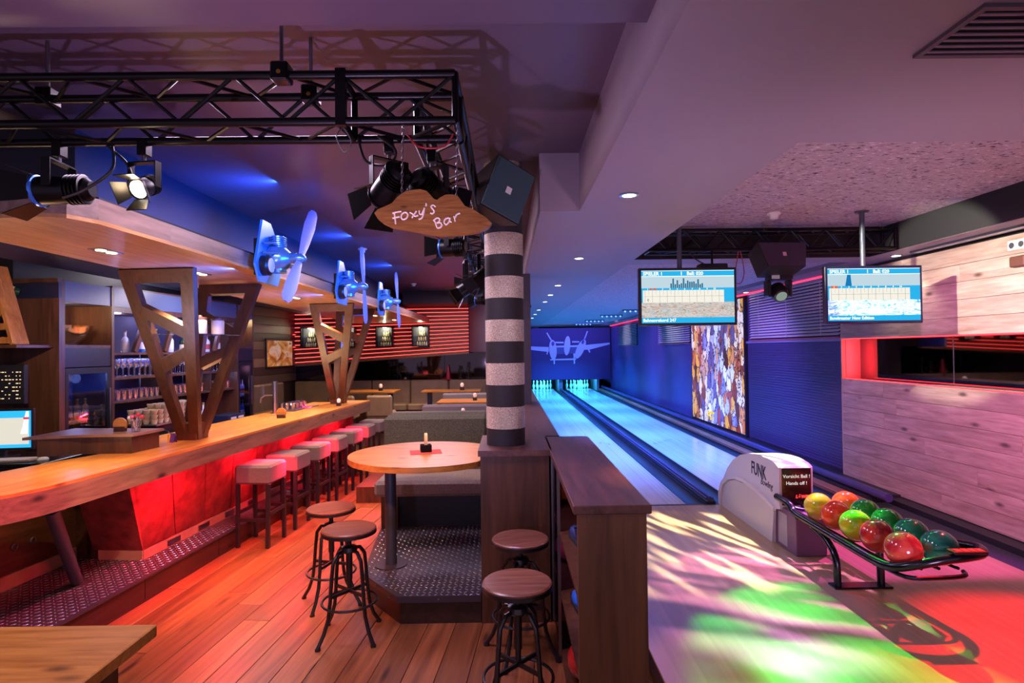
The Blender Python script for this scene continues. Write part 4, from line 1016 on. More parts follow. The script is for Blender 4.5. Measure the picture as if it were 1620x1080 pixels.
# ornaments on the bench back
cn = thing('red_cone', 'slim red cone ornament in front of the rear mirror', 'ornament', (-1.45, 13.90, 1.19))
MB().lathe([(0.09, 0), (0.09, 0.015), (0.055, 0.02), (0.05, 0.12), (0.02, 0.33), (0.008, 0.36)], 16).build('cone', mat('cone_red', '#9a1c2c', 0.4), cn)
for k, (x, h) in enumerate(((-1.15, 0.34), (-0.95, 0.42))):
    tr_ = thing('conifer_ornament', ('short', 'tall')[k]+' dark green conifer ornament beside the red cone', 'ornament', (x, 13.90, 1.19))
    MB().cyl((0, 0, 0), (0, 0, 0.05), 0.04, 0.05, 12).build('pot', mat('pot_dark', '#2c2420', 0.6), tr_)
    tm = MB(); rn = random.Random(k)
    for i in range(160):
        z = 0.05+rn.random()*(h-0.06); r = 0.075*(1-(z-0.05)/h)+0.012; a = rn.random()*6.28
        c = Vector((r*math.cos(a), r*math.sin(a), z)); d = Vector((math.cos(a), math.sin(a), 0.9)).normalized()*0.03; sd = Vector((-math.sin(a), math.cos(a), 0))*0.008
        tm.add([c-sd, c+sd, c+d], [(0,1,2)])
    stuff(tm.build('foliage', mat('conifer_green', '#1f3a22', 0.7), tr_, angle=0))
    MB().cyl((0, 0, 0.04), (0, 0, h*0.9), 0.012, 0.004, 6).build('stem', mat('stem_brown', '#3a2a1c', 0.7), tr_)
# tables in the rear room
def table(loc, lx, ly, h, label, legw=0.05):
    t = thing('dining_table', label, 'table', loc)
    MB().box(-lx/2, lx/2, -ly/2, ly/2, h-0.035, h, 0.004).build('table_top', OAKX, t)
    for sx in (-1, 1): MB().box(sx*lx*0.38-legw, sx*lx*0.38+legw, -legw, legw, 0.015, h-0.035).build('leg', GREYST, t)
    for sx in (-1, 1): MB().box(sx*lx*0.38-0.09, sx*lx*0.38+0.09, -0.25, 0.25, 0.0, 0.015).build('foot', GREYST, t)
    return t
rp = thing('rear_platform', 'dark raised floor platform under the rear tables', 'platform', (0, 0, 0))
MB().prism([(-1.92, 7.2), (-0.185, 7.2), (-0.185, 13.3), (-1.92, 13.3)], 0, 0.2).build('deck', WALNUT, rp)
def bench2(loc, W, label, fabric, back=1.02):
    t = thing('booth_bench', label, 'bench', loc)
    MB().box(0, W, 0.50, 0.64, 0.0, back, 0.03).build('backrest', fabric, t)
    MB().box(0.04, W-0.02, 0.06, 0.50, back-0.05, back+0.0, 0.02).build('top_roll', fabric, t) if False else None
    MB().box(0, W, -0.05, 0.52, 0.32, 0.46, 0.035).build('seat', fabric, t)
    MB().box(0.03, W, 0.0, 0.50, 0.0, 0.32).build('base', mat('bench_base', '#2a1e1e', 0.5), t)
    return t
GREYF = mat('grey_fabric', '#7a706c', 0.85, noise=(120, 0.2))
table((-0.80, 8.35, 0.2), 1.2, 0.62, 0.75, 'oak table right behind the green booth bench')
bench2((-1.40, 8.75, 0.2), 1.2, 'grey booth bench between the first two rear tables', GREYF, 0.82)
table((-0.78, 10.75, 0.2), 1.05, 0.75, 0.76, 'oak table in the middle of the rear platform')
bench2((-1.35, 11.2, 0.2), 1.15, 'grey booth bench before the farthest platform table', GREYF, 0.82)
table((-1.25, 12.75, 0.2), 1.3, 0.55, 0.82, 'oak table nearest the rear bench on the platform')
table((-3.05, 12.55, 0.0), 1.25, 0.75, 1.04, 'high oak table on steel posts before the rear bench')
candle((-0.66, 8.35, 0.95), 'pale candle on the oak table right behind the green booth')
candle((-0.62, 10.70, 0.96), 'pale candle on the oak table in the middle of the platform', s=1.3)
candle((-1.02, 12.7, 1.02), 'pale candle on the oak table nearest the rear bench', s=1.5)
candle((-2.78, 12.5, 1.04), 'pale candle on the high oak table on steel posts', s=1.4)
def chair(loc, rz, label):
    t = thing('padded_chair', label, 'chair', loc, rz, 'brown padded chairs beyond the bar')
    MB().box(-0.25, 0.25, -0.25, 0.25, 0.55, 0.70, 0.03).build('seat', BENCH, t)
    MB().box(-0.26, 0.26, 0.18, 0.28, 0.60, 1.03, 0.035).build('backrest', BENCH, t)
    for sx in (-1, 1):
        for sy in (-1, 1): MB().bar((sx*0.21, sy*0.21, 0), (sx*0.20, sy*0.20, 0.56), 0.035, 0.035, (1, 0, 0)).build('leg', LEGM, t)
chair((-2.55, 11.55, 0), math.radians(180), 'brown padded high chair with its back turned before the high oak table')
chair((-3.30, 11.55, 0), math.radians(180), 'brown padded high chair with its back turned before the high oak table')

# ================================================================== DIVIDER, BOOTH, STOOLS
dv = thing('low_divider', 'dark brown low wall between booth and bowling lanes carrying the pillar', 'divider', (0, 0, 0))
MB().box(-0.20, 0.28, 4.0, 4.03, 0.0, 1.16).build('end_panel', WALNUT, dv)
MB().box(-0.20, 0.28, 4.03, 4.62, 0.0, 1.16).build('body', WALNUTY, dv)
MB().box(-0.16, 0.39, 4.62, 24.2, 0.0, 1.16).build('long_body', WALNUTY, dv)
MB().prism([(-0.215, 3.975), (0.30, 3.975), (0.30, 4.63), (0.41, 4.63), (0.41, 24.2), (-0.18, 24.2), (-0.18, 4.7), (-0.215, 4.7)], 1.16, 1.20).build('top_board', wood('divider_top', '#3a221c', '#684034', 'Y', 0.8, 0.42, False, 0.05), dv)
# ball cabinet
bc = thing('ball_cabinet', 'dark brown open ball cabinet joined to the low divider', 'cabinet', (0.305, 2.57, 0))
CT = wood('divider_top', '#3a221c', '#684034', 'Y', 0.8, 0.42, False, 0.05)
MB().box(0.0, 0.31, 0, 0.035, 0, 1.16).build('end_panel', wood('cabinet_end', '#4a2c18', '#744a2a', 'Z', 0.6, 0.4, False, 0.05), bc)
MB().box(0.28, 0.31, 0.035, 2.0, 0, 1.16).build('back_panel', WALNUT, bc)
MB().box(0.0, 0.28, 1.97, 2.0, 0, 1.16).build('far_panel', WALNUT, bc)
MB().box(-0.02, 0.33, -0.02, 2.02, 1.16, 1.20, 0.004).build('top_board', CT, bc)
for z in (0.06, 0.42, 0.78): MB().box(0.0, 0.28, 0.035, 1.97, z-0.02, z).build('shelf', WALNUT, bc)
MB().box(0.02, 0.28, 0.035, 1.97, 0.0, 0.04).build('plinth', BLACK, bc)
for y in (0.95, 1.42): MB().box(-0.012, 0.006, y, y+0.02, 0.02, 1.16).build('metal_strip', STEEL, bc)
MB().box(-0.002, 0.002, 0.97, 1.42, 0.03, 1.15).build('glass_door', glassy('door_glass', '#d8d0e8', 0.25), bc)
MB().box(-0.002, 0.002, 1.44, 1.97, 0.03, 1.15).build('glass_door', glassy('door_glass', '#d8d0e8', 0.25), bc)
def ballmat(name, c1, c2, scale=4.0, lo=0.42, hi=0.58):
    if name in MATS: return MATS[name]
    m = bpy.data.materials.new(name); m.use_nodes = True; nt = m.node_tree; b = nt.nodes['Principled BSDF']; L = nt.links.new
    tc = nt.nodes.new('ShaderNodeTexCoord'); nz = nt.nodes.new('ShaderNodeTexNoise'); nz.inputs['Scale'].default_value = scale; nz.inputs['Detail'].default_value = 3; nz.inputs['Distortion'].default_value = 1.0
    L(tc.outputs['Object'], nz.inputs['Vector'])
    mr_ = nt.nodes.new('ShaderNodeMapRange'); mr_.inputs[1].default_value = lo; mr_.inputs[2].default_value = hi; L(nz.outputs[0], mr_.inputs[0])
    mx = nt.nodes.new('ShaderNodeMix'); mx.data_type = 'RGBA'; mx.inputs[6].default_value = (*lin(c1), 1); mx.inputs[7].default_value = (*lin(c2), 1)
    L(mr_.outputs[0], mx.inputs[0]); L(mx.outputs[2], b.inputs['Base Color']); b.inputs['Roughness'].default_value = 0.12; b.inputs['Coat Weight'].default_value = 0.6
    MATS[name] = m
    return m
def ball(loc, m, label, group, rot=(0,0,0), holes=True, r=0.108):
    t = thing('bowling_ball', label, 'ball', loc, 0, group, rot)
    MB().sphere((0, 0, 0), r, 28, 16).build('shell', m, t, angle=80)
    if holes:
        for a, b in ((0.0, 0.0), (0.27, 0.0), (0.13, -0.5)):
            d = Vector((math.sin(a), -math.cos(a)*math.cos(b), math.sin(b)+0.0)).normalized()
            MB().cyl(d*(r-0.003), d*(r+0.0006), 0.012, n=12).build('finger_hole', mat('hole_black', '#050505', 0.8), t)
    return t
ORB, REB, PIB = ballmat('ball_orange', '#d8541c', '#e8842c'), ballmat('ball_red', '#a81418', '#c83028'), ballmat('ball_pink', '#b8244c', '#c84868')
ball((0.418, 4.25, 0.888), ORB, 'orange bowling ball on the top cabinet shelf', None, holes=False)
ball((0.418, 4.02, 0.528), PIB, 'pink bowling ball on the middle cabinet shelf', None, holes=False)
ball((0.418, 3.20, 0.168), REB, 'bright red bowling ball on the bottom cabinet shelf', None, holes=False)
def shoe(loc, m, label, rz=0):
    t = thing('bowling_shoe', label, 'shoe', loc, rz)
    MB().prism([(-0.035, -0.13), (0.035, -0.13), (0.045, 0.05), (0.03, 0.14), (-0.03, 0.14), (-0.045, 0.05)], 0, 0.02).build('sole', mat('shoe_sole', '#1c1a1a', 0.6), t)
    s_ = MB().sphere((0, 0.03, 0.03), 0.05, 14, 8, (0.8, 2.0, 0.8)); s_.build('upper', m, t)
    MB().lathe([(0.03, 0.03), (0.038, 0.09), (0.034, 0.09), (0.02, 0.05)], 14, (0, -0.07, 0)).build('collar', m, t)
shoe((0.40, 3.30, 0.42), mat('shoe_blue', '#2a64c8', 0.4), 'blue bowling shoe on the middle cabinet shelf', 0.1)
shoe((0.40, 3.36, 0.78), mat('shoe_navy', '#24305c', 0.4), 'dark blue bowling shoe on the top cabinet shelf', 0.1)

# pillar with silver and black bands
pl = thing('round_pillar', 'round pillar with glittering silver and black bands', 'pillar', (-0.02, 4.27, 1.20))
SIL = mat('silver_glitter', '#d2c8b4', 0.36, 0.85, noise=(160, 0.5), bump=(260, 0.9)); BLB = mat('black_band', '#1c1a1e', 0.7, noise=(200, 0.4), bump=(150, 0.2))
z = 0.0; k = 0; first = 0.125
while z < 2.08:
    h = min(first if k == 0 else 0.159, 2.08-z)
    MB().cyl((0, 0, z), (0, 0, z+h), 0.143 if k % 2 == 0 else 0.1445, n=40, caps=True).build('band', BLB if k % 2 == 0 else SIL, pl)
    z += h; k += 1

# booth platform, table and bench
bp2 = thing('booth_platform', 'raised booth platform with chequer plate top and cut corner', 'platform', (0, 0, 0))
PP = [(-0.205, 3.985), (-0.79, 3.985), (-1.13, 4.41), (-1.23, 5.39), (-1.30, 6.75), (-0.205, 6.75)]
PPi = [(-0.205, 4.01), (-0.77, 4.01), (-1.10, 4.42), (-1.20, 5.39), (-1.27, 6.73), (-0.205, 6.73)]
MB().prism(PPi, 0, 0.17).build('base', wood('platform_face_wood', '#24140e', '#44281a', 'X', 0.7, 0.4, False, 0.05), bp2)
MB().prism(PP, 0.155, 0.2).build('plate', PLATE, bp2)
stuff(tread(PP, 0.2).build('tread_pattern', TREAD, bp2, angle=0))
for p in ((-0.85, 4.03), (-0.5, 3.985), (-0.99, 4.23)): MB().cyl((p[0], p[1]-0.004, 0.178), (p[0], p[1]+0.02, 0.178), 0.006, n=8).build('screw', STEEL, bp2)
tb = thing('booth_table', 'oval oak booth table on a single steel post', 'table', (-0.68, 4.80, 0.2))
ov = []
for i in range(48):
    a = 2*PI*i/48; xx, yy = -0.02+0.63*math.cos(a), 0.60*math.sin(a)
    ov.append((min(xx, 0.462), yy))
MB().prism(ov, 0.80, 0.845).build('table_top', OAKX, tb)
MB().cyl((-0.27, -0.21, 0.008), (-0.27, -0.21, 0.80), 0.045, n=20).build('post', GREYST, tb)
MB().cyl((-0.27, -0.21, 0.0), (-0.27, -0.21, 0.008), 0.13, n=20).build('foot_plate', PLATE, tb)
GREENF = mat('olive_fabric', '#5c5a44', 0.9, noise=(150, 0.5), bump=(200, 0.3))
bb = thing('booth_bench', 'olive upholstered booth bench behind the oval table', 'bench', (-1.31, 5.45, 0.2))
MB().box(0.0, 1.09, 0.55, 0.71, 0.0, 1.015, 0.035).build('backrest', GREENF, bb)
MB().box(0.05, 1.09, 0.60, 0.80, 0.95, 1.045, 0.03).build('top_roll', GREENF, bb)
MB().box(0.02, 1.09, 0.0, 0.55, 0.31, 0.46, 0.03).build('seat', mat('seat_taupe', '#8a7a6c', 0.85, noise=(60, 0.2)), bb)
MB().box(0.08, 0.24, 0.05, 0.55, 0.0, 0.31).build('side_panel', WALNUT, bb)
MB().box(0.24, 1.08, 0.12, 0.55, 0.0, 0.31).build('base', mat('bench_dark', '#16181e', 0.5), bb)
np_ = thing('napkin', 'red paper napkin on the oval table', 'napkin', (-0.70, 4.83, 1.0455), 0.2)
MB().box(-0.13, 0.13, -0.10, 0.10, 0, 0.003).build('sheet', mat('napkin_red', '#b83a30', 0.8), np_)
nh = thing('napkin_holder', 'dark holder with pale rounded wood disc on the red napkin', 'holder', (-0.70, 4.84, 1.049), 0.25)
MB().box(-0.045, 0.045, -0.035, -0.028, 0, 0.06).build('side_plate', BLACK, nh); MB().box(-0.045, 0.045, 0.028, 0.035, 0, 0.06).build('side_plate', BLACK, nh)
MB().box(-0.045, 0.045, -0.035, 0.035, 0, 0.008).build('base', BLACK, nh)
dm = MB().cyl((0.012, 0, 0.075), (-0.012, 0, 0.075), 0.05, n=20); dm.xf(Matrix.Diagonal((1, 0.52, 1.25, 1))).build('disc', mat('pale_wood', '#d8b88a', 0.5), nh)

# round swivel stools
SEATW = wood('stool_seat_wood', '#553022', '#85553e', 'X', 1.2, 0.3, False, 0.1)
def stool(loc, rz, label, group, H=0.72):
    t = thing('swivel_stool', label, 'stool', loc, rz, group)
    R = 0.178
    MB().lathe([(0.02, H-0.028), (R-0.012, H-0.028), (R, H-0.02), (R, H-0.006), (R-0.008, H), (0.01, H)], 36).build('seat', SEATW, t)
    MB().lathe([(R+0.003, H-0.035), (R+0.003, H-0.014), (R-0.006, H-0.014), (R-0.006, H-0.035)], 36, caps=False).build('seat_band', IRON, t)
    MB().cyl((0, 0, H-0.40), (0, 0, H-0.03), 0.016, n=12).build('screw', IRON, t)
    MB().lathe([(0.05, H-0.16), (0.055, H-0.15), (0.05, H-0.125), (0.02, H-0.115)], 16).build('collar', IRON, t)
    MB().cyl((0, 0, H-0.34), (0, 0, H-0.15), 0.022, n=12).build('sleeve', IRON, t)
    for k in range(4):
        a = PI/4+k*PI/2; c, s = math.cos(a), math.sin(a)
        prof = [(0.03, H-0.145), (0.085, H-0.15), (0.125, H-0.20), (0.14, H-0.32), (0.150, 0.28), (0.165, 0.17), (0.20, 0.08), (0.245, 0.012)]
        pts = []
        for i in range(len(prof)-1):
            for q in range(3):
                f = q/3; pts.append((prof[i][0]*(1-f)+prof[i+1][0]*f, prof[i][1]*(1-f)+prof[i+1][1]*f))
        pts.append(prof[-1])
        MB().tube([(r*c, r*s, z) for r, z in pts], 0.0125, 8).build('leg', IRON, t)
        MB().cyl((0.245*c, 0.245*s, 0), (0.245*c, 0.245*s, 0.014), 0.018, n=10).build('foot', IRON, t)
    MB().tube([(0.178*math.cos(2*PI*i/28), 0.178*math.sin(2*PI*i/28), 0.235) for i in range(28)], 0.0085, 6, True).build('foot_ring', IRON, t)
    for s in (-1, 1): MB().bar((-0.105, -0.105*s, 0.30), (0.105, 0.105*s, 0.30), 0.012, 0.02).build('cross_bar', IRON, t)
    return t
s1 = stool((-1.08, 3.86, 0), 0.12, 'brown swivel stool at the cut corner of the booth platform', 'swivel stools')
dup(s1, (-1.36, 4.38, 0), 0.5, 'brown swivel stool on the bar side of the booth platform corner')
dup(s1, (0.035, 2.93, 0), 0.0, 'brown swivel stool farther from the divider end panel beside the ball cabinet')
dup(s1, (0.065, 3.60, 0), 0.35, 'brown swivel stool right before the divider end panel beside the ball cabinet')

# oak table in the near corner
nt_ = thing('corner_table', 'oak block table with dark body at the near end of the aisle', 'table', (-2.0, 1.6, 0))
MB().box(-1.2, 0.69, -0.7, 0.54, 0.855, 0.90, 0.004).build('table_top', OAKX, nt_)
MB().box(-1.1, 0.60, -0.6, 0.46, 0.0, 0.855).build('body', WALNUT, nt_)

# ================================================================== TRUSS, LAMPS, SPEAKERS, SIGN
def truss(t, o, along, across, up, length, w, h, r, nseg, faces=(1, 1, 1, 1), cr=0.008):
    o = Vector(o); a, c, u = Vector(along), Vector(across), Vector(up)
    corners = [o, o+c*w, o+c*w+u*h, o+u*h]
    for p in corners: MB().cyl(p, p+a*length, r, n=12).build('chord', BLACK, t)
    for q in range(4):
        if not faces[q]: continue
        p0, p1 = corners[q], corners[(q+1) % 4]
        for i in range(nseg):
            A, B = (p0, p1) if i % 2 == 0 else (p1, p0)
            MB().cyl(A+a*(length*i/nseg), B+a*(length*(i+1)/nseg), cr, n=6).build('brace', BLACK, t)
    for e in (0.0, length):
        for q in range(4): MB().cyl(corners[q]+a*e, corners[(q+1) % 4]+a*e, r*0.8, n=8).build('end_bar', BLACK, t)
tr1 = thing('lighting_truss', 'black lattice lighting truss crossing above the bar aisle', 'truss', (0, 0, 0))
truss(tr1, (-0.66, 2.3, 2.83), (-1, 0, 0), (0, 1, 0), (0, 0, 1), 2.6, 0.2, 0.19, 0.018, 12)
truss(tr1, (-0.20, 2.3, 2.83), (-1, 0, 0), (0, 1, 0), (0, 0, 1), 0.46, 0.2, 0.19, 0.018, 2)
for x in (-0.66,):
    MB().box(x-0.02, x+0.02, 2.28, 2.31, 2.81, 3.04).build('coupler', BLACK, tr1)
tr2 = thing('lighting_truss', 'black lattice lighting truss leading to the pillar above the booth', 'truss', (0, 0, 0))
truss(tr2, (-0.20, 2.52, 2.83), (0, 1, 0), (-1, 0, 0), (0, 0, 1), 6.2, 0.19, 0.19, 0.018, 28)
hg = thing('truss_hanger', 'black clamp and rod fixing the crossing truss to the ceiling', 'hanger', (-0.90, 2.30, 2.99))
MB().cyl((0, 0, 0.06), (0, 0, 0.295), 0.008, n=8).build('rod', STEEL, hg); MB().box(-0.035, 0.035, -0.035, 0.035, -0.0, 0.075, 0.006).build('clamp', BLACK, hg)
MB().cyl((0, -0.037, 0.03), (0, -0.034, 0.03), 0.009, n=10).build('bolt', mat('brass', '#b88a3a', 0.3, 0.9), hg)
h2 = dup(hg, (-0.85, 2.50, 2.99), label='black clamp and rod on the rear chord of the crossing truss')
dup(hg, (-2.0, 2.50, 2.99), label='black clamp and rod on the crossing truss near the canopy nose')
dup(hg, (-0.30, 5.2, 2.99), label='black clamp and rod on the truss that leads to the pillar')
# cables
def cable(pts, label, m=BLACKP, r=0.006):
    P = []
    pts = [Vector(p) for p in pts]
    for i in range(len(pts)-1):
        p0 = pts[max(i-1, 0)]; p1 = pts[i]; p2 = pts[i+1]; p3 = pts[min(i+2, len(pts)-1)]
        for q in range(6):
            s = q/6
            P.append(0.5*((2*p1)+(p2-p0)*s+(2*p0-5*p1+4*p2-p3)*s*s+(3*p1-p0-3*p2+p3)*s**3))
    P.append(pts[-1])
    return tag(MB().tube(P, r, 6).build('cable', m), label, 'cable')
cable([(-1.72, 2.5, 2.82), (-1.70, 2.47, 2.70), (-1.78, 2.42, 2.60), (-1.86, 2.40, 2.56)], 'black cable looping from the truss to the big stage lamp')
cable([(-1.75, 2.5, 2.82), (-1.66, 2.5, 2.74), (-1.63, 2.5, 2.66)], 'black cable running down to the glowing barn door lamp')
cable([(-0.64, 2.48, 2.83), (-0.60, 2.46, 2.72), (-0.50, 2.44, 2.70), (-0.47, 2.44, 2.76), (-0.55, 2.46, 2.83)], 'black cable loop hanging from the truss above the sign')
cable([(-0.42, 2.45, 2.83), (-0.36, 2.4, 2.76), (-0.26, 2.4, 2.76), (-0.22, 2.42, 2.82)], 'red cable hanging from the truss corner above the sign', mat('red_cable', '#a82430', 0.5), 0.004)
cable([(-0.66, 2.33, 2.82), (-0.63, 2.33, 2.76), (-0.66, 2.34, 2.72), (-0.69, 2.33, 2.78), (-0.66, 2.33, 2.82)], 'pale safety wire loop under the truss coupler', STEEL, 0.003)
# stage lamps
def stagelamp(loc, rot, label, r=0.075, L=0.22, doors=True, lens=None, rim=None, drop=0.14):
    """loc = point on the chord the lamp hangs from; rot = (tilt down from +Y, turn)"""
    t = thing('stage_lamp', label, 'stage lamp', loc, 0)
    MB().box(-0.02, 0.02, -0.025, 0.025, -0.045, 0.02, 0.004).build('clamp', BLACK, t)
    MB().cyl((0, 0, -0.07), (0, 0, -0.04), 0.008, n=8).build('pin', STEEL, t)
    Rz = Matrix.Rotation(rot[1], 4, 'Z')
    yk = MB(); w = r+0.02
    yk.box(-w, w, -0.018, 0.018, -0.076, -0.07); yk.box(-w-0.005, -w, -0.018, 0.018, -0.07-drop, -0.07); yk.box(w, w+0.005, -0.018, 0.018, -0.07-drop, -0.07)
    yk.xf(Rz).build('yoke', BLACK, t)
    M4 = Matrix.Translation((0, 0, -0.07-drop)) @ Rz @ Matrix.Rotation(-PI/2-rot[0], 4, 'X')   # local +Z points along the beam
    b = MB().lathe([(r*0.55, -L*0.62), (r*0.8, -L*0.55), (r*0.92, -L*0.2), (r, 0.0), (r, L*0.35), (r*0.9, L*0.36)], 24)
    for i in range(5): b.lathe([(r*0.95, -L*0.5+i*L*0.07), (r*1.05, -L*0.49+i*L*0.07), (r*1.05, -L*0.475+i*L*0.07), (r*0.95, -L*0.465+i*L*0.07)], 20)
    b.xf(M4).build('housing', BLACK, t)
    MB().lathe([(r*0.9, L*0.345), (r*0.9, L*0.365), (0.01, L*0.37)], 22).xf(M4).build('lens', lens or mat('lamp_lens', '#3a4658', 0.1), t)
    MB().lathe([(r*1.0, L*0.34), (r*1.10, L*0.35), (r*1.10, L*0.40), (r*0.98, L*0.40)], 24, caps=False).xf(M4).build('front_ring', rim or BLACK, t)
    if doors:
        for k in range(4):
            a = k*PI/2
            d = MB().add([(-r*0.8, r*1.0, L*0.39), (r*0.8, r*1.0, L*0.39), (r*1.15, r*1.75, L*0.85), (-r*1.15, r*1.75, L*0.85),
                          (-r*0.8, r*1.0+0.003, L*0.385), (r*0.8, r*1.0+0.003, L*0.385), (r*1.15, r*1.75+0.003, L*0.845), (-r*1.15, r*1.75+0.003, L*0.845)],
                         [(0,1,2,3),(4,7,6,5),(0,4,5,1),(1,5,6,2),(2,6,7,3),(3,7,4,0)])
            d.xf(M4 @ Matrix.Rotation(a, 4, 'Z')).build('barn_door', BLACK, t, angle=0)
    return t
BLUEL = emis('blue_lens', '#2a62ff', 2.5); WARML = emis('warm_lens', '#fff2dc', 7.0)
stagelamp((-1.95, 2.50, 2.81), (0.05, math.radians(95)), 'big finned stage lamp with a blue rim under the crossing truss', 0.062, 0.22, True, BLUEL, mat('blue_rim', '#3f7ae0', 0.3, 0.4), 0.12)
stagelamp((-1.58, 2.50, 2.81), (0.5, math.radians(172)), 'glowing warm barn door stage lamp under the crossing truss', 0.042, 0.11, True, WARML, None, 0.11)
point('barn_door_glow', (-1.585, 2.42, 2.61), (1.0, 0.7, 0.4), 2.0, 0.03)
stagelamp((-0.51, 2.50, 2.81), (0.45, math.radians(40)), 'black stage lamp hanging left of the sign from the crossing truss', 0.062, 0.20, True, None, None, 0.12)
stagelamp((-0.34, 2.62, 2.81), (0.3, math.radians(-30)), 'black stage lamp above the middle of the hanging sign', 0.06, 0.19, True, None, None, 0.10)
for k, (y, lab) in enumerate(((4.0, 'black stage lamp on the truss above the booth table aimed at the engines'), (6.2, 'black stage lamp on the truss behind the pillar aimed at the second engine'), (8.3, 'black stage lamp at the far end of the truss aimed at the last engine'))):
    stagelamp((-0.39, y, 2.81), (0.0, math.radians(75)), lab, 0.062, 0.18, True, BLUEL, mat('blue_rim', '#3f7ae0', 0.3, 0.4), 0.12)
stagelamp((-0.20, 4.9, 2.81), (0.7, math.radians(120)), 'black stage lamp on the truss beside the pillar aimed at the floor', 0.062, 0.18, True, None, None, 0.20)
stagelamp((-0.39, 5.4, 2.81), (0.6, math.radians(100)), 'black stage lamp hanging low on the truss before the second blue lamp', 0.062, 0.18, True, None, None, 0.26)
stagelamp((0.36, 11.0, 2.87), (0.5, math.radians(150)), 'small black stage lamp on the soffit beside the partition over the lane', 0.07, 0.2, False, None, None, 0.10)
# speaker at the pillar
SPK = mat('speaker_cloth', '#2f4a50', 0.7, bump=(300, 0.2)); SPB = mat('speaker_black', '#0e0e10', 0.5)
sp = thing('loudspeaker', 'black loudspeaker with grey green grille tilted at the pillar head', 'speaker', (-0.06, 3.92, 2.96), 0, None, (math.radians(0), math.radians(22), math.radians(28)))
MB().prism([(-0.22, 0.22), (0.22, 0.22), (0.15, -0.17), (-0.15, -0.17)][::-1], -0.15, 0.15, lambda p, h: (h, -p[1]*0.75, p[0]*0.85)).build('cabinet', SPB, sp)
MB().box(-0.148, 0.148, -0.176, -0.166, -0.18, 0.18, 0.004).build('grille', SPK, sp)
MB().box(-0.02, 0.02, -0.180, -0.176, -0.03, 0.015).build('badge', WHITE, sp)
MB().box(-0.02, 0.02, 0.10, 0.26, -0.02, 0.02).build('bracket', BLACK, sp)
# hanging wooden sign
sg = thing('hanging_sign', 'live edge wooden board sign reading Foxys Bar hung on chains', 'sign', (-0.285, 2.30, 2.365), 0)
def sgp(x, y): return ((x-820)/1480*0.468+0.0, (650-y)/1480*0.468)
outl = [(55,370),(95,325),(190,285),(280,245),(350,165),(430,110),(530,82),(640,72),(720,95),(770,150),(805,195),(850,212),(890,180),(960,145),(1040,142),(1110,160),(1150,215),(1200,290),(1290,325),(1380,385),(1470,440),(1540,515),(1500,570),(1400,615),(1280,640),(1100,655),(900,660),(740,640),(580,605),(400,570),(260,545),(160,495),(95,440)]
MB().prism([sgp(*p) for p in outl][::-1], -0.018, 0.018, lambda p, h: (p[0], h, p[1])).build('board', wood('sign_wood', '#6e4014', '#a87030', 'X', 3.0, 0.4, True, 0.02), sg)
strokes = [[(285,375),(340,360),(400,352)], [(310,365),(318,440),(325,515)], [(285,438),(330,428),(375,420)],
           [(440,365),(405,390),(398,430),(420,455),(460,440),(480,400),(465,370),(440,365)],
           [(505,365),(540,385),(570,415),(610,405)], [(590,350),(555,400),(530,440)],
           [(625,345),(630,385),(655,390),(680,340)], [(690,310),(680,380),(655,440),(615,455)], [(712,255),(715,275),(705,292)],
           [(835,300),(800,275),(775,300),(800,330),(815,360),(790,385),(765,375)],
           [(815,470),(835,520),(850,570)], [(800,478),(850,440),(885,455),(870,490),(840,505)], [(840,505),(890,500),(910,530),(890,560),(850,570)],
           [(1000,440),(955,455),(940,500),(965,525),(1000,490),(1015,440)], [(1015,440),(1010,480),(1035,500)], [(1065,420),(1075,460),(1080,490)], [(1075,450),(1100,400),(1140,385)]]
for s_ in strokes:
    P = [Vector((sgp(*p)[0], -0.0185, sgp(*p)[1])) for p in s_]
    Q = []
    for i in range(len(P)-1):
        p0 = P[max(i-1, 0)]; p1 = P[i]; p2 = P[i+1]; p3 = P[min(i+2, len(P)-1)]
        for q in range(4):
            s = q/4; Q.append(0.5*((2*p1)+(p2-p0)*s+(2*p0-5*p1+4*p2-p3)*s*s+(3*p1-p0-3*p2+p3)*s**3))
    Q.append(P[-1])
    MB().tube(Q, 0.0036, 6).build('lettering', mat('sign_ink', '#fff0d8', 0.6), sg)
for x0, x1, z1 in ((-0.135, -0.125, 0.465), (0.085, 0.095, 0.465)):
    ch = MB(); zb = 0.145 if x0 < 0 else 0.15; n = int((z1-zb)/0.016)
    for i in range(n):
        zc = zb+0.008+i*0.016; xx = x0+(x1-x0)*(i/n)
        pts = []
        for q in range(8):
            a = 2*PI*q/8; dx, dz = 0.004*math.cos(a), 0.011*math.sin(a)
            pts.append((xx+dx, 0, zc+dz) if i % 2 == 0 else (xx, dx, zc+dz))
        ch.tube(pts, 0.0016, 5, True)
    ch.build('chain', STEEL, sg)
# smoke detectors
def detector(loc, label):
    t = thing('smoke_detector', label, 'smoke detector', loc)
    MB().lathe([(0.055, -0.02), (0.06, -0.015), (0.06, 0.0)], 20).build('base', WHITE, t)
    MB().lathe([(0.02, -0.06), (0.036, -0.055), (0.04, -0.02)], 18).build('sensor', WHITE, t)
detector((-1.93, 7.65, 3.28), 'white smoke detector on the bar ceiling before the second engine')
detector((-1.91, 11.7, 3.28), 'white smoke detector on the bar ceiling near the red striped wall')
detector((2.51, 5.31, 3.15), 'white smoke detector on the stucco ceiling over the speaker')

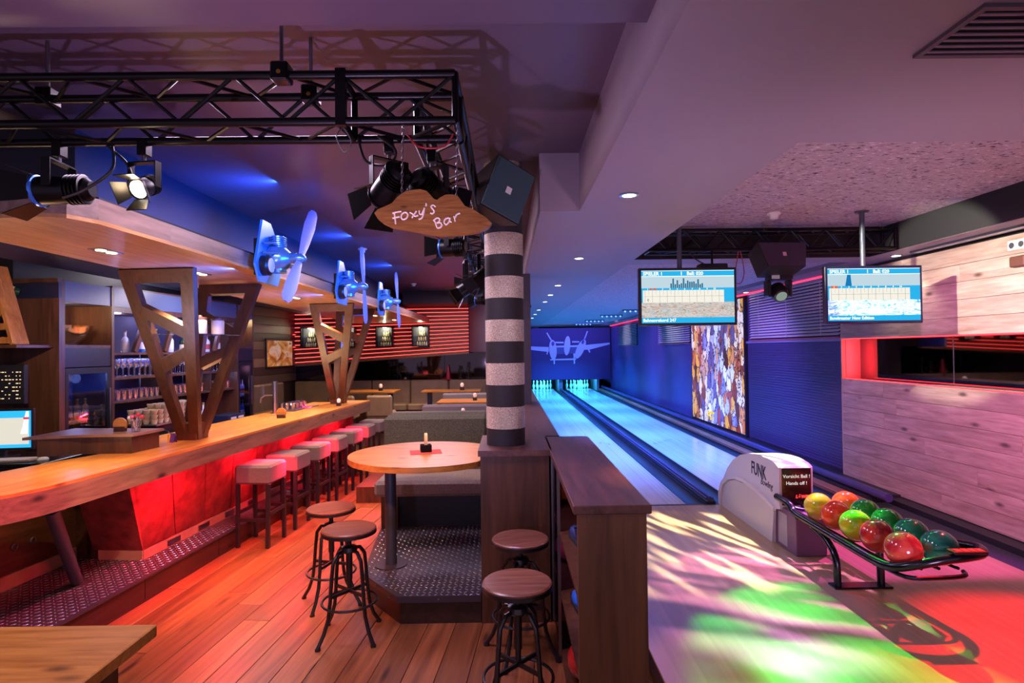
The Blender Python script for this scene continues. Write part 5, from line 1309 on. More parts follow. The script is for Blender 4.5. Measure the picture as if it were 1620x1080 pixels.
# ================================================================== LANE SIDE
# --- boarded wall with mirror slot
wp = thing('boarded_wall', 'light wood boarded wall with a recessed mirror slot', 'wall panel', (4.36, 7.42, 0))
def rows(z0, z1, n, seed):
    rn = random.Random(seed); h = (z1-z0)/n
    for k in range(n):
        y = 0.0
        L = rn.uniform(0.8, 2.2)
        while y > -5.2:
            l_ = min(L, y+5.2+0.001)
            MB().box(0.0, 0.035, y-l_+0.0015, y-0.0015, z0+k*h+0.0015, z0+(k+1)*h-0.0015, 0.002).build('board', PANELW, wp)
            y -= l_; L = rn.uniform(1.6, 2.4)
            if y <= -5.19: break
rows(0.21, 1.47, 7, 5); rows(1.99, 2.835, 5, 8)
MB().box(0.036, 0.05, -5.2, 0.0, 0.21, 1.47).build('backing', DARKW, wp); MB().box(0.036, 0.05, -5.2, 0.0, 1.99, 2.87).build('backing', DARKW, wp)
MB().box(0.0, 0.24, 0.0, 0.02, 0.2, 2.85).build('edge_board', mat('edge_board', '#b89c84', 0.5), wp)
REDG = mat('niche_paint', '#a89084', 0.6)
MB().box(0.05, 0.24, -5.2, 0.0, 1.45, 1.47).build('niche_sill', REDG, wp); MB().box(0.05, 0.24, -5.2, 0.0, 1.99, 2.01).build('niche_head', REDG, wp)
MB().box(0.05, 0.24, -0.012, 0.0, 1.47, 1.99).build('niche_jamb', REDG, wp)
MB().box(0.045, 0.052, -5.2, 0.0, 1.470, 1.478).build('light_line', emis('red_led_wall', '#ff2a34', 5.0), wp); MB().box(0.045, 0.052, -5.2, 0.0, 1.982, 1.990).build('light_line', emis('red_led_wall', '#ff2a34', 5.0), wp)
area('niche_red_strip', (4.43, 7.30, 1.73), (4.5, 7.42, 1.73), (1.0, 0.03, 0.05), 2.2, 0.04, 0.45)
mg = thing('slot_mirror', 'long mirror set in the red lit slot of the boarded wall', 'mirror', (4.595, 7.40, 1.47))
MB().box(0.0, 0.006, -5.15, 0.0, 0.0, 0.52).build('glass', mat('slot_mirror', '#8c8a90', 0.03, 1.0), mg)
for y in (-1.55, -3.1): MB().box(-0.003, 0.0, y-0.004, y+0.004, 0, 0.52).build('joint', STEEL, mg)
MB().box(4.20, 4.42, -1.0, 7.42, 0.10, 0.205).build('baseboard_right', mat('base_dark', '#1c1b24', 0.5))['kind'] = 'structure'
so = thing('wall_socket', 'twin white wall socket high on the boarded wall', 'socket', (4.36, 4.82, 2.70))
for k in range(2):
    f = MB().box(-0.012, 0.0, -0.085+0.09*k, 0.0+0.09*k, 0, 0.085, 0.004).build('frame', WHITE, so)
    MB().cyl((-0.013, -0.042+0.09*k, 0.042), (-0.008, -0.042+0.09*k, 0.042), 0.026, n=16).build('insert', mat('socket_dark', '#3a3c44', 0.5), f)
wm = thing('wall_bracket', 'small brown wall bracket below the white socket', 'bracket', (4.36, 4.80, 2.55))
MB().box(-0.05, 0.0, -0.09, 0.06, 0, 0.09, 0.01).build('body', mat('bracket_brown', '#5c3a30', 0.5), wm)
lf = thing('strip_luminaire', 'dark slim ceiling luminaire above the boarded wall', 'lamp', (4.25, 5.15, 2.87))
MB().box(-0.05, 0.05, -0.75, 0.75, -0.018, 0.0, 0.004).build('body', mat('luminaire_dark', '#22212a', 0.4), lf)
MB().box(-0.03, 0.03, -0.72, 0.72, -0.020, -0.018).build('diffuser', mat('luminaire_grey', '#8e8a96', 0.3), lf)
# --- corrugated panel, blinds, poster on the blue wall
cg = thing('ribbed_panel', 'dark blue ribbed wall panel below the widest blind', 'wall panel', (4.415, 7.44, 0.26))
MB().box(-0.02, 0.0, 0, 2.95, 0, 1.70).build('panel', mat('rib_blue', '#4a3f74', 0.45), cg)
rb_ = MB()
for k in range(42): rb_.box(-0.032, -0.02, 0.01, 2.94, 0.02+k*0.04, 0.042+k*0.04)
stuff(rb_.build('ribs', mat('rib_blue', '#4a3f74', 0.45), cg))
MB().box(-0.05, 0.0, -0.0, 2.98, 1.70, 1.74, 0.004).build('sill', mat('sill_violet', '#8a7ca8', 0.4), cg)
SLW = mat('blind_slat', '#dcdce4', 0.35)
def blind(y0, y1, z0, z1, label, n):
    t = thing('venetian_blind', label, 'blind', (4.40, y0, z0))
    W = y1-y0; H = z1-z0; sh = MB().bar((0, 0.01, 0), (0, W-0.01, 0), 0.05, 0.003, (-0.62, 0, 0.78)).mesh('slat', SLW)
    for k in range(n): mobj('slat', sh, t, (-0.028, 0, 0.02+k*(H-0.06)/(n-1)))
    MB().box(-0.05, 0.0, 0, W, H-0.03, H).build('head_rail', mat('blind_rail', '#8a8494', 0.4), t)
    MB().box(0.0, 0.015, 0, W, -0.02, H).build('window_recess', mat('recess_navy', '#1c1c40', 0.6), t)
    MB().box(-0.05, 0.015, 0, W, -0.04, -0.02).build('sill', mat('sill_red', '#a8606c', 0.4), t)
    for f in (0.15, 0.5, 0.85): MB().cyl((-0.056, W*f, 0), (-0.056, W*f, H-0.03), 0.003, n=6).build('cord', WHITE, t)
blind(7.46, 10.25, 2.04, 2.84, 'wide venetian blind above the ribbed blue wall panel', 17)
blind(13.65, 16.5, 2.03, 2.84, 'venetian blind just beyond the collage poster', 15)
blind(19.3, 22.5, 2.03, 2.74, 'venetian blind nearest the pins', 13)
MB().box(4.36, 4.38, 7.44, 24.2, 2.845, 2.868).build('trim_4', emis('pink_led', '#ff2c4c', 2.4))['kind'] = 'structure'
def collage(name):
    m = bpy.data.materials.new(name); m.use_nodes = True; nt = m.node_tree; L = nt.links.new; b = nt.nodes['Principled BSDF']
    N = nt.nodes.new
    tc = N('ShaderNodeTexCoord'); mp = N('ShaderNodeMapping'); mp.inputs['Scale'].default_value = (1, 1.6, 0.85); mp.inputs['Rotation'].default_value = (0.25, 0, 0)
    L(tc.outputs['Object'], mp.inputs[0])
    nz = N('ShaderNodeTexNoise'); nz.inputs['Scale'].default_value = 5.0; nz.inputs['Detail'].default_value = 5; L(mp.outputs[0], nz.inputs['Vector'])
    mx = N('ShaderNodeMix'); mx.data_type = 'RGBA'; mx.inputs[0].default_value = 0.30; L(mp.outputs[0], mx.inputs[6]); L(nz.outputs[1], mx.inputs[7])
    vo = N('ShaderNodeTexVoronoi'); vo.inputs['Scale'].default_value = 5.2; L(mx.outputs[2], vo.inputs['Vector'])
    ve = N('ShaderNodeTexVoronoi'); ve.inputs['Scale'].default_value = 5.2; ve.feature = 'DISTANCE_TO_EDGE'; L(mx.outputs[2], ve.inputs['Vector'])
    sc = N('ShaderNodeSeparateColor'); L(vo.outputs['Color'], sc.inputs[0])
    def ramp(cols):
        cr = N('ShaderNodeValToRGB'); cr.color_ramp.interpolation = 'CONSTANT'; el = cr.color_ramp.elements; n = len(cols)
        el[0].position = 0; el[0].color = (*lin(cols[0]), 1); el[1].position = 1/n; el[1].color = (*lin(cols[1]), 1)
        for i in range(2, n): e = el.new(i/n); e.color = (*lin(cols[i]), 1)
        L(sc.outputs[0], cr.inputs[0]); return cr.outputs[0]
    warm = ramp(['#f0d8a8', '#c8702c', '#8a3a20', '#f4ead8', '#e8a83c', '#5a2c20', '#d89058', '#f6e2c0'])
    cool = ramp(['#e8e6f4', '#b8bce8', '#6a5a8c', '#f4f2fa', '#a84a44', '#8890d8', '#c8a080', '#d8dcf4'])
    sx = N('ShaderNodeSeparateXYZ'); L(tc.outputs['Object'], sx.inputs[0])
    d = N('ShaderNodeMath'); d.operation = 'SUBTRACT'; d.inputs[1].default_value = 1.5; L(sx.outputs[1], d.inputs[0])
    ab = N('ShaderNodeMath'); ab.operation = 'ABSOLUTE'; L(d.outputs[0], ab.inputs[0])
    ad = N('ShaderNodeMath'); ad.operation = 'ADD'; L(ab.outputs[0], ad.inputs[0]); L(sc.outputs[1], ad.inputs[1])
    mr_ = N('ShaderNodeMapRange'); mr_.inputs[1].default_value = 1.25; mr_.inputs[2].default_value = 1.45; L(ad.outputs[0], mr_.inputs[0])
    m1 = N('ShaderNodeMix'); m1.data_type = 'RGBA'; L(mr_.outputs[0], m1.inputs[0]); L(cool, m1.inputs[6]); L(warm, m1.inputs[7])
    n3 = N('ShaderNodeTexNoise'); n3.inputs['Scale'].default_value = 11; n3.inputs['Detail'].default_value = 5; n3.inputs['Distortion'].default_value = 1.5; L(mp.outputs[0], n3.inputs['Vector'])
    r3 = N('ShaderNodeMapRange'); r3.inputs[1].default_value = 0.36; r3.inputs[2].default_value = 0.43; L(n3.outputs[0], r3.inputs[0])
    r4 = N('ShaderNodeMapRange'); r4.inputs[1].default_value = 0.02; r4.inputs[2].default_value = 0.07; L(ve.outputs['Distance'], r4.inputs[0])
    mn_ = N('ShaderNodeMath'); mn_.operation = 'MINIMUM'; L(r3.outputs[0], mn_.inputs[0]); L(r4.outputs[0], mn_.inputs[1])
    m2 = N('ShaderNodeMix'); m2.data_type = 'RGBA'; m2.inputs[6].default_value = (*lin('#2c1a20'), 1); L(mn_.outputs[0], m2.inputs[0]); L(m1.outputs[2], m2.inputs[7])
    L(m2.outputs[2], b.inputs['Base Color']); L(m2.outputs[2], b.inputs['Emission Color']); b.inputs['Emission Strength'].default_value = 0.5
    b.inputs['Roughness'].default_value = 0.4
    return m
ps = thing('collage_poster', 'tall backlit graffiti collage poster on the blue wall', 'poster', (4.415, 10.45, 0.22))
MB().box(-0.06, 0.0, 0, 3.05, 0, 2.62).build('light_box', mat('box_navy', '#1a1830', 0.5), ps)
MB().box(-0.064, -0.06, 0.05, 3.0, 0.06, 2.58).build('print', collage('collage_print'), ps)
PINK_ = mat('poster_ink', '#20141c', 0.5)
for k, ch in enumerate('LAHB'):
    text(ch, 'print_letter', PINK_, ps, (-0.066, 0.34, 1.62-0.24*k), (PI/2, 0, -PI/2), 0.24)
text('PST', 'print_letter', emis('poster_yellow', '#e8c83a', 0.9), ps, (-0.066, 2.0, 0.12), (PI/2, 0, -PI/2), 0.26, bold=0.008)

# --- masking panel with the aeroplane picture
mk = thing('masking_panel', 'violet masking panel over the pins with a twin propeller aeroplane', 'panel', (0.5, 24.3, 0.60))
MB().box(-0.1, 3.88, 0, 0.06, 0, 2.20, 0.01).build('board', mat('masking_board', '#4a3a78', 0.6), mk)
PLN = mat('aircraft_print', '#ccd4ee', 0.5); PLD = mat('aircraft_shadow', '#5a6098', 0.5)
def pk(x, y): return (0.26+(x-15)/1190*3.62, (555-y)/555*2.05)      # from the picture of the panel
def shp(name, pts, m, d): MB().prism([pk(*p) for p in pts], -d, 0.0, lambda p, h: (p[0], h, p[1])).build(name, m, mk, angle=0)
def ell(cx, cy, rx, ry, ang, n=22):
    return [(cx+rx*math.cos(2*PI*i/n)*math.cos(ang)-ry*math.sin(2*PI*i/n)*math.sin(ang), cy+rx*math.cos(2*PI*i/n)*math.sin(ang)+ry*math.sin(2*PI*i/n)*math.cos(ang)) for i in range(n)]
shp('wing', [(15, 165), (340, 178), (340, 235), (15, 200)], PLN, 0.012)
shp('wing', [(850, 160), (1195, 135), (1200, 155), (920, 212), (840, 215)], PLN, 0.012)
shp('wing', [(430, 165), (760, 165), (740, 255), (440, 262)], PLD, 0.010)
shp('wing_edge', [(430, 165), (760, 160), (760, 182), (430, 184)], PLN, 0.014)
shp('boom_bar', [(420, 118), (550, 120), (550, 138), (420, 134)], PLN, 0.012); shp('boom_bar', [(670, 112), (770, 115), (770, 130), (670, 130)], PLN, 0.012)
shp('engine_nacelle', ell(400, 210, 52, 115, -0.08), PLN, 0.03); shp('engine_nacelle', ell(785, 205, 50, 125, 0.55), PLN, 0.03)
shp('fuselage', ell(600, 165, 42, 112, 0.12), PLN, 0.036)
shp('intake', ell(400, 140, 22, 26, 0), PLD, 0.032); shp('intake', ell(820, 125, 18, 26, 0.4), PLD, 0.032)
shp('tail_plane', [(360, 318), (720, 312), (720, 330), (360, 332)], PLN, 0.012)
shp('tail_fin', [(405, 290), (425, 290), (425, 375), (408, 375)], PLN, 0.014); shp('tail_fin', [(685, 255), (708, 255), (705, 375), (690, 375)], PLN, 0.014)
shp('propeller_blade', [(310, 15), (325, 10), (385, 95), (368, 100)], PLN, 0.02); shp('propeller_blade', [(330, 200), (345, 210), (320, 265), (308, 258)], PLN, 0.02)
shp('propeller_blade', [(880, -2), (895, 3), (852, 92), (838, 88)], PLN, 0.02); shp('propeller_blade', [(860, 165), (880, 160), (925, 240), (910, 250)], PLN, 0.02)

# --- pins
PINP = [(0.028, 0), (0.033, 0.012), (0.045, 0.06), (0.0605, 0.115), (0.057, 0.16), (0.040, 0.205), (0.0255, 0.245), (0.0235, 0.262), (0.027, 0.29), (0.0325, 0.325), (0.030, 0.355), (0.018, 0.376), (0.004, 0.381)]
PINM = MB().lathe(PINP, 14).mesh('pin_body', mat('pin_white', '#e8ecf0', 0.3))
PINS = MB().cyl((0, 0, 0.252), (0, 0, 0.262), 0.0262, n=14, caps=False).mesh('neck_stripe', mat('pin_red', '#b03040', 0.4))
for cx, lb in ((1.44, 'left'), (3.08, 'right')):
    side = 'divider' if cx < 2 else 'blue wall'
    for r in range(4):
        for k in range(r+1):
            t = thing('bowling_pin', 'white bowling pin at the end of the lane beside the '+side, 'pin', (cx+(k-r/2)*0.305, 24.66+r*0.264, 0.15), 0, 'pins beside the '+side)
            mobj('pin_body', PINM, t); mobj('neck_stripe', PINS, t)

# --- ball return
br = thing('ball_return', 'white ball return housing with curved hood and metal ball rack', 'ball return', (2.36, 5.0, 0.15))
CREAM = mat('return_white', '#d6d2da', 0.35)
side = [(1.36, 0.0), (1.36, 0.16), (1.30, 0.30), (1.18, 0.44), (1.02, 0.56), (0.82, 0.65), (0.60, 0.705), (0.38, 0.73), (0.20, 0.73), (0.06, 0.715), (0.0, 0.69), (0.0, 0.40), (-0.02, 0.33), (0.10, 0.30), (0.12, 0.0)]
MB().prism(side, 0.0, 0.30, lambda p, h: (h, p[0], p[1])).build('housing', CREAM, br, angle=50)
band = [(1.39, 0.0), (1.39, 0.14), (1.30, 0.27), (1.16, 0.36), (0.95, 0.415), (0.70, 0.43), (0.45, 0.41), (0.22, 0.37), (0.06, 0.33), (0.06, 0.30), (0.22, 0.335), (0.45, 0.375), (0.70, 0.395), (0.93, 0.38), (1.12, 0.33), (1.26, 0.245), (1.34, 0.13), (1.34, 0.0)]
MB().prism(band, -0.025, 0.0, lambda p, h: (h, p[0], p[1])).build('side_rib', CREAM, br, angle=50)
MB().prism(band, 0.30, 0.325, lambda p, h: (h, p[0], p[1])).build('side_rib', CREAM, br, angle=50)
MB().prism([(1.30, 0.0), (1.30, 0.14), (1.22, 0.25), (1.1, 0.32), (0.93, 0.37), (0.70, 0.385), (0.45, 0.365), (0.22, 0.325), (0.08, 0.29), (0.12, 0.0)], -0.012, 0.0, lambda p, h: (h, p[0], p[1])).build('side_panel', mat('return_side', '#c4c0c8', 0.4), br, angle=50)
fr_ = thing_part('sign_face', br)
MB().box(0.005, 0.295, -0.012, 0.03, 0.345, 0.70, 0.014).build('face_frame', mat('face_bezel', '#b8a0a0', 0.4), fr_)
MB().box(0.022, 0.278, -0.016, -0.010, 0.362, 0.683, 0.005).build('face_panel', mat('face_dark', '#241418', 0.2), fr_)
INK = emis('sign_white', '#e8ded8', 0.8)
text('Vorsicht Ball !', 'sign_text', INK, fr_, (0.15, -0.0165, 0.60), (PI/2, 0, 0), 0.042, align='CENTER')
text('Hands off !', 'sign_text', INK, fr_, (0.15, -0.0165, 0.54), (PI/2, 0, 0), 0.042, align='CENTER')
text('LÖWEN', 'sign_text', emis('sign_red', '#ff3a3a', 1.2), fr_, (0.205, -0.0165, 0.425), (PI/2, 0, 0), 0.036, align='CENTER', shear=0.2, bold=0.002)
NAVYI = mat('logo_ink', '#1c1a3c', 0.5)
text('FUNK', 'logo_text', NAVYI, br, (-0.0015, 0.56, 0.525), (PI/2, 0, -PI/2), 0.17, sx=0.72, bold=0.003)
text('Bowling', 'logo_text', NAVYI, br, (-0.0015, 0.36, 0.465), (PI/2, 0.0, -PI/2), 0.085, shear=0.35, sx=0.9)
MB().box(0.02, 0.28, -0.25, 0.12, 0.0, 0.345, 0.006).build('base_box', mat('base_violet', '#6a4a6c', 0.4), br)
MB().box(0.019, 0.0195, -0.10, 0.06, 0.03, 0.30).build('base_plate', mat('base_plate', '#9a96a0', 0.4), br)
rk = thing_part('ball_rack', br)
RAILM = mat('rail_gunmetal', '#3a3c46', 0.18, 0.9)
def smooth(pts, q=6):
    P = [Vector(p) for p in pts]; Q = []
    for i in range(len(P)-1):
        p0 = P[max(i-1, 0)]; p1 = P[i]; p2 = P[i+1]; p3 = P[min(i+2, len(P)-1)]
        for j in range(q):
            s = j/q; Q.append(0.5*((2*p1)+(p2-p0)*s+(2*p0-5*p1+4*p2-p3)*s*s+(3*p1-p0-3*p2+p3)*s**3))
    Q.append(P[-1]); return Q
# local coords: x from 2.36, y from 5.0, z from 0.15
loop = smooth([(-0.005, 0.03, 0.43), (-0.005, -0.10, 0.43), (-0.005, -0.20, 0.42), (-0.005, -0.30, 0.375), (-0.005, -0.60, 0.365), (-0.005, -1.00, 0.36), (-0.005, -1.32, 0.36),
               (0.02, -1.46, 0.375), (0.10, -1.55, 0.42), (0.22, -1.60, 0.465), (0.36, -1.61, 0.485), (0.48, -1.57, 0.49), (0.55, -1.46, 0.485), (0.53, -1.30, 0.46), (0.49, -1.0, 0.42), (0.485, -0.5, 0.40), (0.48, -0.1, 0.40)])
MB().tube(loop, 0.028, 12).build('guard_rail', RAILM, rk)
for x in (0.07, 0.19, 0.30, 0.42):
    MB().tube(smooth([(x, 0.0, 0.355), (x, -0.5, 0.352), (x, -1.3, 0.352), (x, -1.46, 0.36)]), 0.010, 8).build('track_bar', RAILM, rk)
MB().tube(smooth([(0.02, -1.35, 0.335), (0.06, -1.50, 0.33), (0.18, -1.53, 0.33), (0.40, -1.52, 0.335), (0.46, -1.45, 0.335)]), 0.014, 8).build('end_bar', RAILM, rk)
MB().box(0.26, 0.46, -1.645, -1.57, 0.508, 0.524, 0.004).build('button_strip', BLACKP, rk)
for k in range(4): MB().box(0.285+0.044*k, 0.315+0.044*k, -1.63, -1.59, 0.524, 0.527).build('button', mat('button_red', '#b83a30', 0.3, emit='#ff2010', estr=0.4), rk)
for y in (-0.30, -0.85, -1.3): MB().bar((-0.005, y, 0.335), (0.485, y, 0.335), 0.03, 0.02).build('cross_member', RAILM, rk)
MB().tube(smooth([(0.0, -0.55, 0.345), (0.01, -0.72, 0.30), (0.01, -0.84, 0.20), (0.01, -0.86, 0.0)]), 0.026, 12).build('leg', RAILM, rk)
MB().tube(smooth([(0.34, -0.75, 0.345), (0.34, -0.82, 0.28), (0.34, -0.84, 0.0)]), 0.026, 12).build('leg', RAILM, rk)
MB().box(-0.03, 0.39, -0.90, -0.80, 0.0, 0.014, 0.003).build('foot_plate', RAILM, rk)
MB().tube(smooth([(0.02, 0.02, 0.40), (0.08, -0.12, 0.37), (0.16, -0.16, 0.36)]), 0.013, 8).build('feed_bar', mat('feed_violet', '#4a4078', 0.3, 0.6), rk)
BC = [('yellow', 'lime yellow', ballmat('ball_yellow', '#c4e020', '#e8c040')), ('red', 'bright red orange', ballmat('ball_redorange', '#f03418', '#f86030')), ('green', 'yellow green', ballmat('ball_yellowgreen', '#70d810', '#e0c028')), ('darkred', 'dark red marbled', ballmat('ball_darkred', '#8a1420', '#d83a30', 5)), ('pinkred', 'pink red speckled', ballmat('ball_pinkred', '#c02838', '#e85048', 6))]
for k, (y, c) in enumerate(zip((4.58, 4.33, 4.09, 3.85, 3.60), BC)):
    ball((2.48, y, 0.612), c[2], c[1]+' bowling ball in the near row of the ball rack', None, (0.55, 0, 0.5 if k == 0 else 0.3*k), holes=(k == 0))
BC2 = [('orange', 'orange', ballmat('ball_orange2', '#f07020', '#f09a38')), ('green', 'green', ballmat('ball_green', '#0a9a20', '#18b830')), ('green', 'deep green', ballmat('ball_green2', '#0a8a2c', '#18a048')), ('teal', 'teal', ballmat('ball_teal', '#087a54', '#14986c')), ('dteal', 'dark teal speckled', ballmat('ball_teal2', '#0a6a5c', '#18947a'))]
for k, (y, c) in enumerate(zip((4.62, 4.37, 4.12, 3.87, 3.62), BC2)):
    ball((2.725, y, 0.612), c[2], c[1]+' bowling ball in the row of the rack toward the boarded wall', None, (0, 0, 0), holes=False)

# --- score screens
def scoreboard(x, label, left):
    t = thing('score_screen', label, 'screen', (x, 5.2, 2.10), 0, 'score screens over the approach')
    W, H = 0.90, 0.53
    MB().box(-W/2, W/2, 0.0, 0.05, 0, H, 0.006).build('casing', mat('screen_casing', '#10142c', 0.35), t)
    sc_ = thing_part('display', t)
    w, h = W/2-0.025, H-0.025
    BLU = emis('screen_blue', '#28a4d8', 0.85); LBL = emis('screen_pale', '#b4cad4', 0.8); GRD = emis('screen_grid', '#e0dcd0', 0.85); LN = emis('screen_line', '#8e968e', 0.5); WH = emis('screen_white', '#f4fbff', 1.0); ORG = emis('screen_orange', '#e8643a', 0.7)
    def r(name, x0, x1, z0, z1, m, d): return MB().box(x0, x1, -0.002-d*0.0006, -0.0, z0, z1).build(name, m, sc_, angle=0)
    r('background', -w, w, 0.025, h, BLU, 0)
    r('sky_picture', -w, w-0.0, 0.345, 0.450, LBL, 1)
    ln = gradient_art('screen_desert', ['#5a6a4c', '#a89878', '#c8d0c0', '#8ab0a8', '#d8c8b0'], (9, 1, 30), 0.5) if left else gradient_art('screen_airport', ['#0a4a80', '#1474ae', '#9cd0e2', '#1a84b8', '#0a5892'], (7, 1, 24), 0.6)
    r('land_picture', -w, w, 0.075, 0.215, ln, 1)
    r('score_grid', -w+0.012, w-0.095, 0.212, 0.325, GRD, 2)
    for k in range(11): r('grid_line', -w+0.03+k*0.068, -w+0.032+k*0.068, 0.214, 0.323, LN, 3)
    for k in range(10): r('grid_line', -w+0.064+k*0.068, -w+0.0652+k*0.068, 0.285, 0.323, LN, 3)
    r('grid_line', -w+0.03, w-0.097, 0.268, 0.270, LN, 3)
    r('header_line', -w, w, 0.450, 0.4545, WH, 3); r('header_line', -w, w, h-0.004, h, WH, 3)
    if left:
        rn = random.Random(8)
        for k in range(16): xx = -0.16+k*0.019; r('skyline_tower', xx, xx+0.014, 0.345, 0.372+rn.random()*0.062, emis('screen_tower', '#3a84a8', 0.5), 3)
        r('frame_marker', -w+0.075, -w+0.095, 0.328, 0.345, ORG, 3); r('frame_marker', -w+0.11, -w+0.135, 0.328, 0.345, ORG, 3)
    else:
        MB().prism([(-0.265, 0.345), (-0.205, 0.345), (-0.215, 0.449), (-0.245, 0.449)], -0.004, 0, lambda p, hh: (p[0], hh, p[1])).build('tower_picture', emis('screen_towerblue', '#1a84c4', 0.6), sc_, angle=0)
        r('frame_marker', -w+0.03, -w+0.09, 0.326, 0.346, ORG, 3)
        for k in range(4): MB().prism([(-0.40+k*0.07, 0.10), (-0.37+k*0.07, 0.10), (-0.373+k*0.07, 0.135)], -0.004, 0, lambda p, hh: (p[0], hh, p[1])).build('tail_fin_picture', WH, sc_, angle=0)
    R0 = (PI/2, 0, 0)
    text('SPIELER 1', 'screen_text', WH, sc_, (-w+0.015, -0.006, 0.462), R0, 0.044, bold=0.0008)
    text('1', 'screen_text', WH, sc_, (-0.07, -0.006, 0.462), R0, 0.044, bold=0.0008)
    text('Ball: 020', 'screen_text', WH, sc_, (-0.01, -0.006, 0.462), R0, 0.044, bold=0.0008)
    for k in range(10):
        if left and k in (1,): continue
        text(str(k+1), 'screen_text', WH, sc_, (-w+0.055+k*0.068, -0.0065, 0.327), R0, 0.024, align='CENTER')
    text('Bahnenrekord 247' if left else 'Bowlmaster New Edition', 'screen_text', WH, sc_, (-w+0.01, -0.006, 0.038), R0, 0.04, bold=0.0006)
    if left: text('0', 'screen_text', emis('screen_dark', '#3a4a44', 0.6), sc_, (-w+0.05, -0.0065, 0.225), R0, 0.034)
    MB().box(-0.03, 0.03, 0.05, 0.09, 0.2, 0.36).build('mount', BLACK, t)
    px = -0.05
    MB().cyl((px, 0.075, 0.30), (px, 0.075, 1.05), 0.022, n=14).build('pole', GREYST, t)
    MB().cyl((px, 0.075, 1.04), (px, 0.075, 1.05), 0.06, n=16).build('ceiling_plate', STEEL, t)
    return t
scoreboard(1.655, 'hanging score screen showing a desert landscape', True)
scoreboard(3.365, 'hanging score screen showing an airport', False)
for x in (1.655, 3.365): spot('screen_glow', (x, 5.17, 2.36), (x, 3.0, 0.9), (0.5, 0.8, 1.0), 6, 120, 0.9, 0.2)

# --- truss over the approach, speaker, moving head, lamp
tr3 = thing('lighting_truss', 'black lattice lighting truss in the ceiling recess behind the score screens', 'truss', (0, 0, 0))
truss(tr3, (1.45, 5.75, 2.885), (1, 0, 0), (0, 1, 0), (0, 0, 1), 2.5, 0.2, 0.2, 0.018, 14)
for x in (1.7, 2.6, 3.8): dup(hg, (x, 5.75, 3.07), label=('black clamp and rod on the recess truss near the first score screen', 'black clamp and rod on the recess truss above the speaker', 'black clamp and rod on the recess truss near the boarded wall')[(1.7, 2.6, 3.8).index(x)], scale=(1, 1, 0.27))
s2 = thing('loudspeaker', 'black loudspeaker with violet grille hanging from the recess truss', 'speaker', (2.72, 5.55, 2.80), 0, None, (math.radians(-18), 0, math.radians(4)))
MB().prism([(-0.25, 0.13), (0.25, 0.13), (0.19, -0.13), (-0.19, -0.13)], 0.0, 0.26, lambda p, h: (p[0]*(1-0.35*h), h, p[1])).build('cabinet', SPB, s2)
MB().prism([(-0.245, 0.125), (0.245, 0.125), (0.185, -0.125), (-0.185, -0.125)], -0.008, 0.0, lambda p, h: (p[0], h, p[1])).build('grille', mat('grille_violet', '#3c2a40', 0.6), s2)
MB().box(-0.02, 0.015, -0.011, -0.008, -0.02, 0.02).build('badge', mat('badge_pink', '#d8a0b0', 0.4), s2)
MB().box(-0.03, 0.03, 0.1, 0.2, 0.10, 0.20).build('bracket', BLACK, s2)
mh = thing('moving_head', 'black moving head lamp below the hanging loudspeaker', 'stage lamp', (2.76, 5.78, 2.60))
MB().box(-0.10, 0.12, -0.08, 0.08, -0.03, 0.03, 0.01).build('base', BLACKP, mh); MB().box(-0.10, -0.02, -0.083, -0.08, -0.022, 0.022).build('display', mat('display_grey', '#b8c8c0', 0.3), mh)
MB().box(0.0, 0.02, -0.02, 0.02, 0.03, 0.26).build('hanging_bolt', BLACK, mh)
MB().box(-0.125, -0.09, -0.06, 0.06, -0.20, -0.03, 0.012).build('arm', BLACKP, mh); MB().box(0.09, 0.125, -0.06, 0.06, -0.20, -0.03, 0.012).build('arm', BLACKP, mh)
hd = MB().lathe([(0.05, -0.09), (0.08, -0.06), (0.085, 0.03), (0.07, 0.075), (0.06, 0.08)], 20); hd.xf(Matrix.Translation((0, -0.01, -0.15)) @ Matrix.Rotation(math.radians(128), 4, 'X')).build('head', BLACKP, mh)
MB().lathe([(0.055, 0.078), (0.05, 0.088), (0.01, 0.094)], 18).xf(Matrix.Translation((0, -0.01, -0.15)) @ Matrix.Rotation(math.radians(128), 4, 'X')).build('lens', emis('head_lens', '#cfe8d8', 0.25), mh)
sl = thing('stage_lamp', 'flat black LED lamp hanging behind the desert score screen', 'stage lamp', (2.08, 5.75, 2.87))
MB().cyl((0, 0, -0.14), (0, 0, 0.015), 0.012, n=8).build('stem', BLACK, sl); MB().box(-0.14, 0.14, -0.06, 0.06, -0.20, -0.13, 0.01).build('body', BLACKP, sl)
MB().box(0.06, 0.18, -0.05, 0.05, -0.46, -0.20, 0.015).build('side_head', BLACKP, sl)
for k in range(6): MB().cyl((-0.11+0.045*k, 0, -0.205), (-0.11+0.045*k, 0, -0.199), 0.014, n=10).build('led', emis('led_blue', '#3a6cff', 1.5), sl)
cable([(2.35, 5.75, 2.87), (2.32, 5.74, 2.72), (2.28, 5.74, 2.58), (2.36, 5.74, 2.54), (2.40, 5.74, 2.66), (2.37, 5.75, 2.87)], 'dark red cable loop hanging from the recess truss beside the speaker', mat('red_cable', '#a82430', 0.5), 0.005)
cable([(1.85, 5.75, 2.87), (1.90, 5.74, 2.80), (2.0, 5.74, 2.74), (2.06, 5.75, 2.74)], 'black cable hanging from the recess truss behind the desert screen')

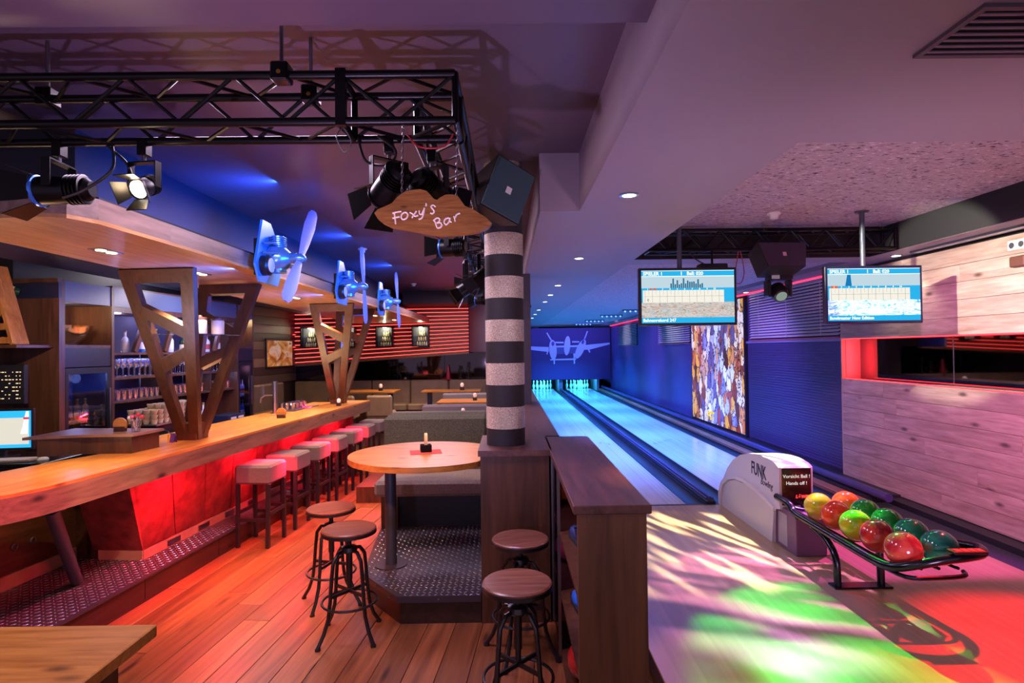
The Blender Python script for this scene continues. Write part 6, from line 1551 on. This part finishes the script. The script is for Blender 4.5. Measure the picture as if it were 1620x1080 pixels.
# --- ceiling fittings
dl = thing('ceiling_downlight', 'round recessed downlight in the row of the lane soffit', 'lamp', (0.78, 3.59, 2.87), 0, 'downlights in the lane soffit')
MB().lathe([(0.062, 0.0), (0.062, -0.006), (0.045, -0.008), (0.042, -0.004)], 24).build('ring', STEEL, dl)
MB().cyl((0, 0, -0.0065), (0, 0, -0.001), 0.043, n=20).build('lens', emis('downlight_lens', '#fff4e8', 9.0), dl)
for y in (6.08, 8.65, 10.15, 11.62, 14.02, 15.78, 17.6, 20.0): dup(dl, (0.775, y, 2.87))
dup(dl, (4.23, 6.15, 2.87), label='round downlight above the boarded wall', group='downlights by the right wall'); dup(dl, (4.25, 10.1, 2.87), label='round downlight above the collage poster', group='downlights by the right wall')
av = thing('air_vent', 'dark ceiling air vent with long slats over the approach', 'air vent', (1.39, 1.62, 2.87))
MB().box(0, 1.0, 0, 0.25, -0.004, 0.0).build('backing', mat('vent_black', '#050506', 0.9), av)
f = MB(); f.box(-0.02, 1.02, -0.02, 0.0, -0.012, 0.0); f.box(-0.02, 1.02, 0.25, 0.27, -0.012, 0.0); f.box(-0.02, 0.0, 0, 0.25, -0.012, 0.0); f.box(1.0, 1.02, 0, 0.25, -0.012, 0.0)
f.build('frame', mat('vent_frame', '#4a404c', 0.5), av)
for k in range(7): MB().bar((0.0, 0.02+k*0.035, -0.010), (1.0, 0.02+k*0.035, -0.010), 0.011, 0.004, (0, 0, 1)).build('slat', mat('vent_slat', '#6a5a6c', 0.5), av)
for k, (x, y, lab) in enumerate(((3.43, 15.2, 'row of small blue lamps on the lane ceiling farthest from the pins'), (3.20, 17.5, 'row of small blue lamps on the middle of the lane ceiling'), (3.15, 20.5, 'row of small blue lamps on the lane ceiling beyond the middle row'), (3.1, 23.2, 'row of small blue lamps on the lane ceiling just before the masking panel'))):
    t = thing('blue_lamp_row', lab, 'lamp', (x, y, 2.93))
    MB().box(-0.35, 0.35, -0.04, 0.04, -0.03, 0.0, 0.005).build('rail', mat('lamp_rail', '#3a4470', 0.4), t)
    for j in range(5): MB().sphere((-0.28+0.14*j, 0, -0.045), 0.022, 10, 8).build('bulb', emis('blue_bulb', '#5a9cff', 3.0), t)
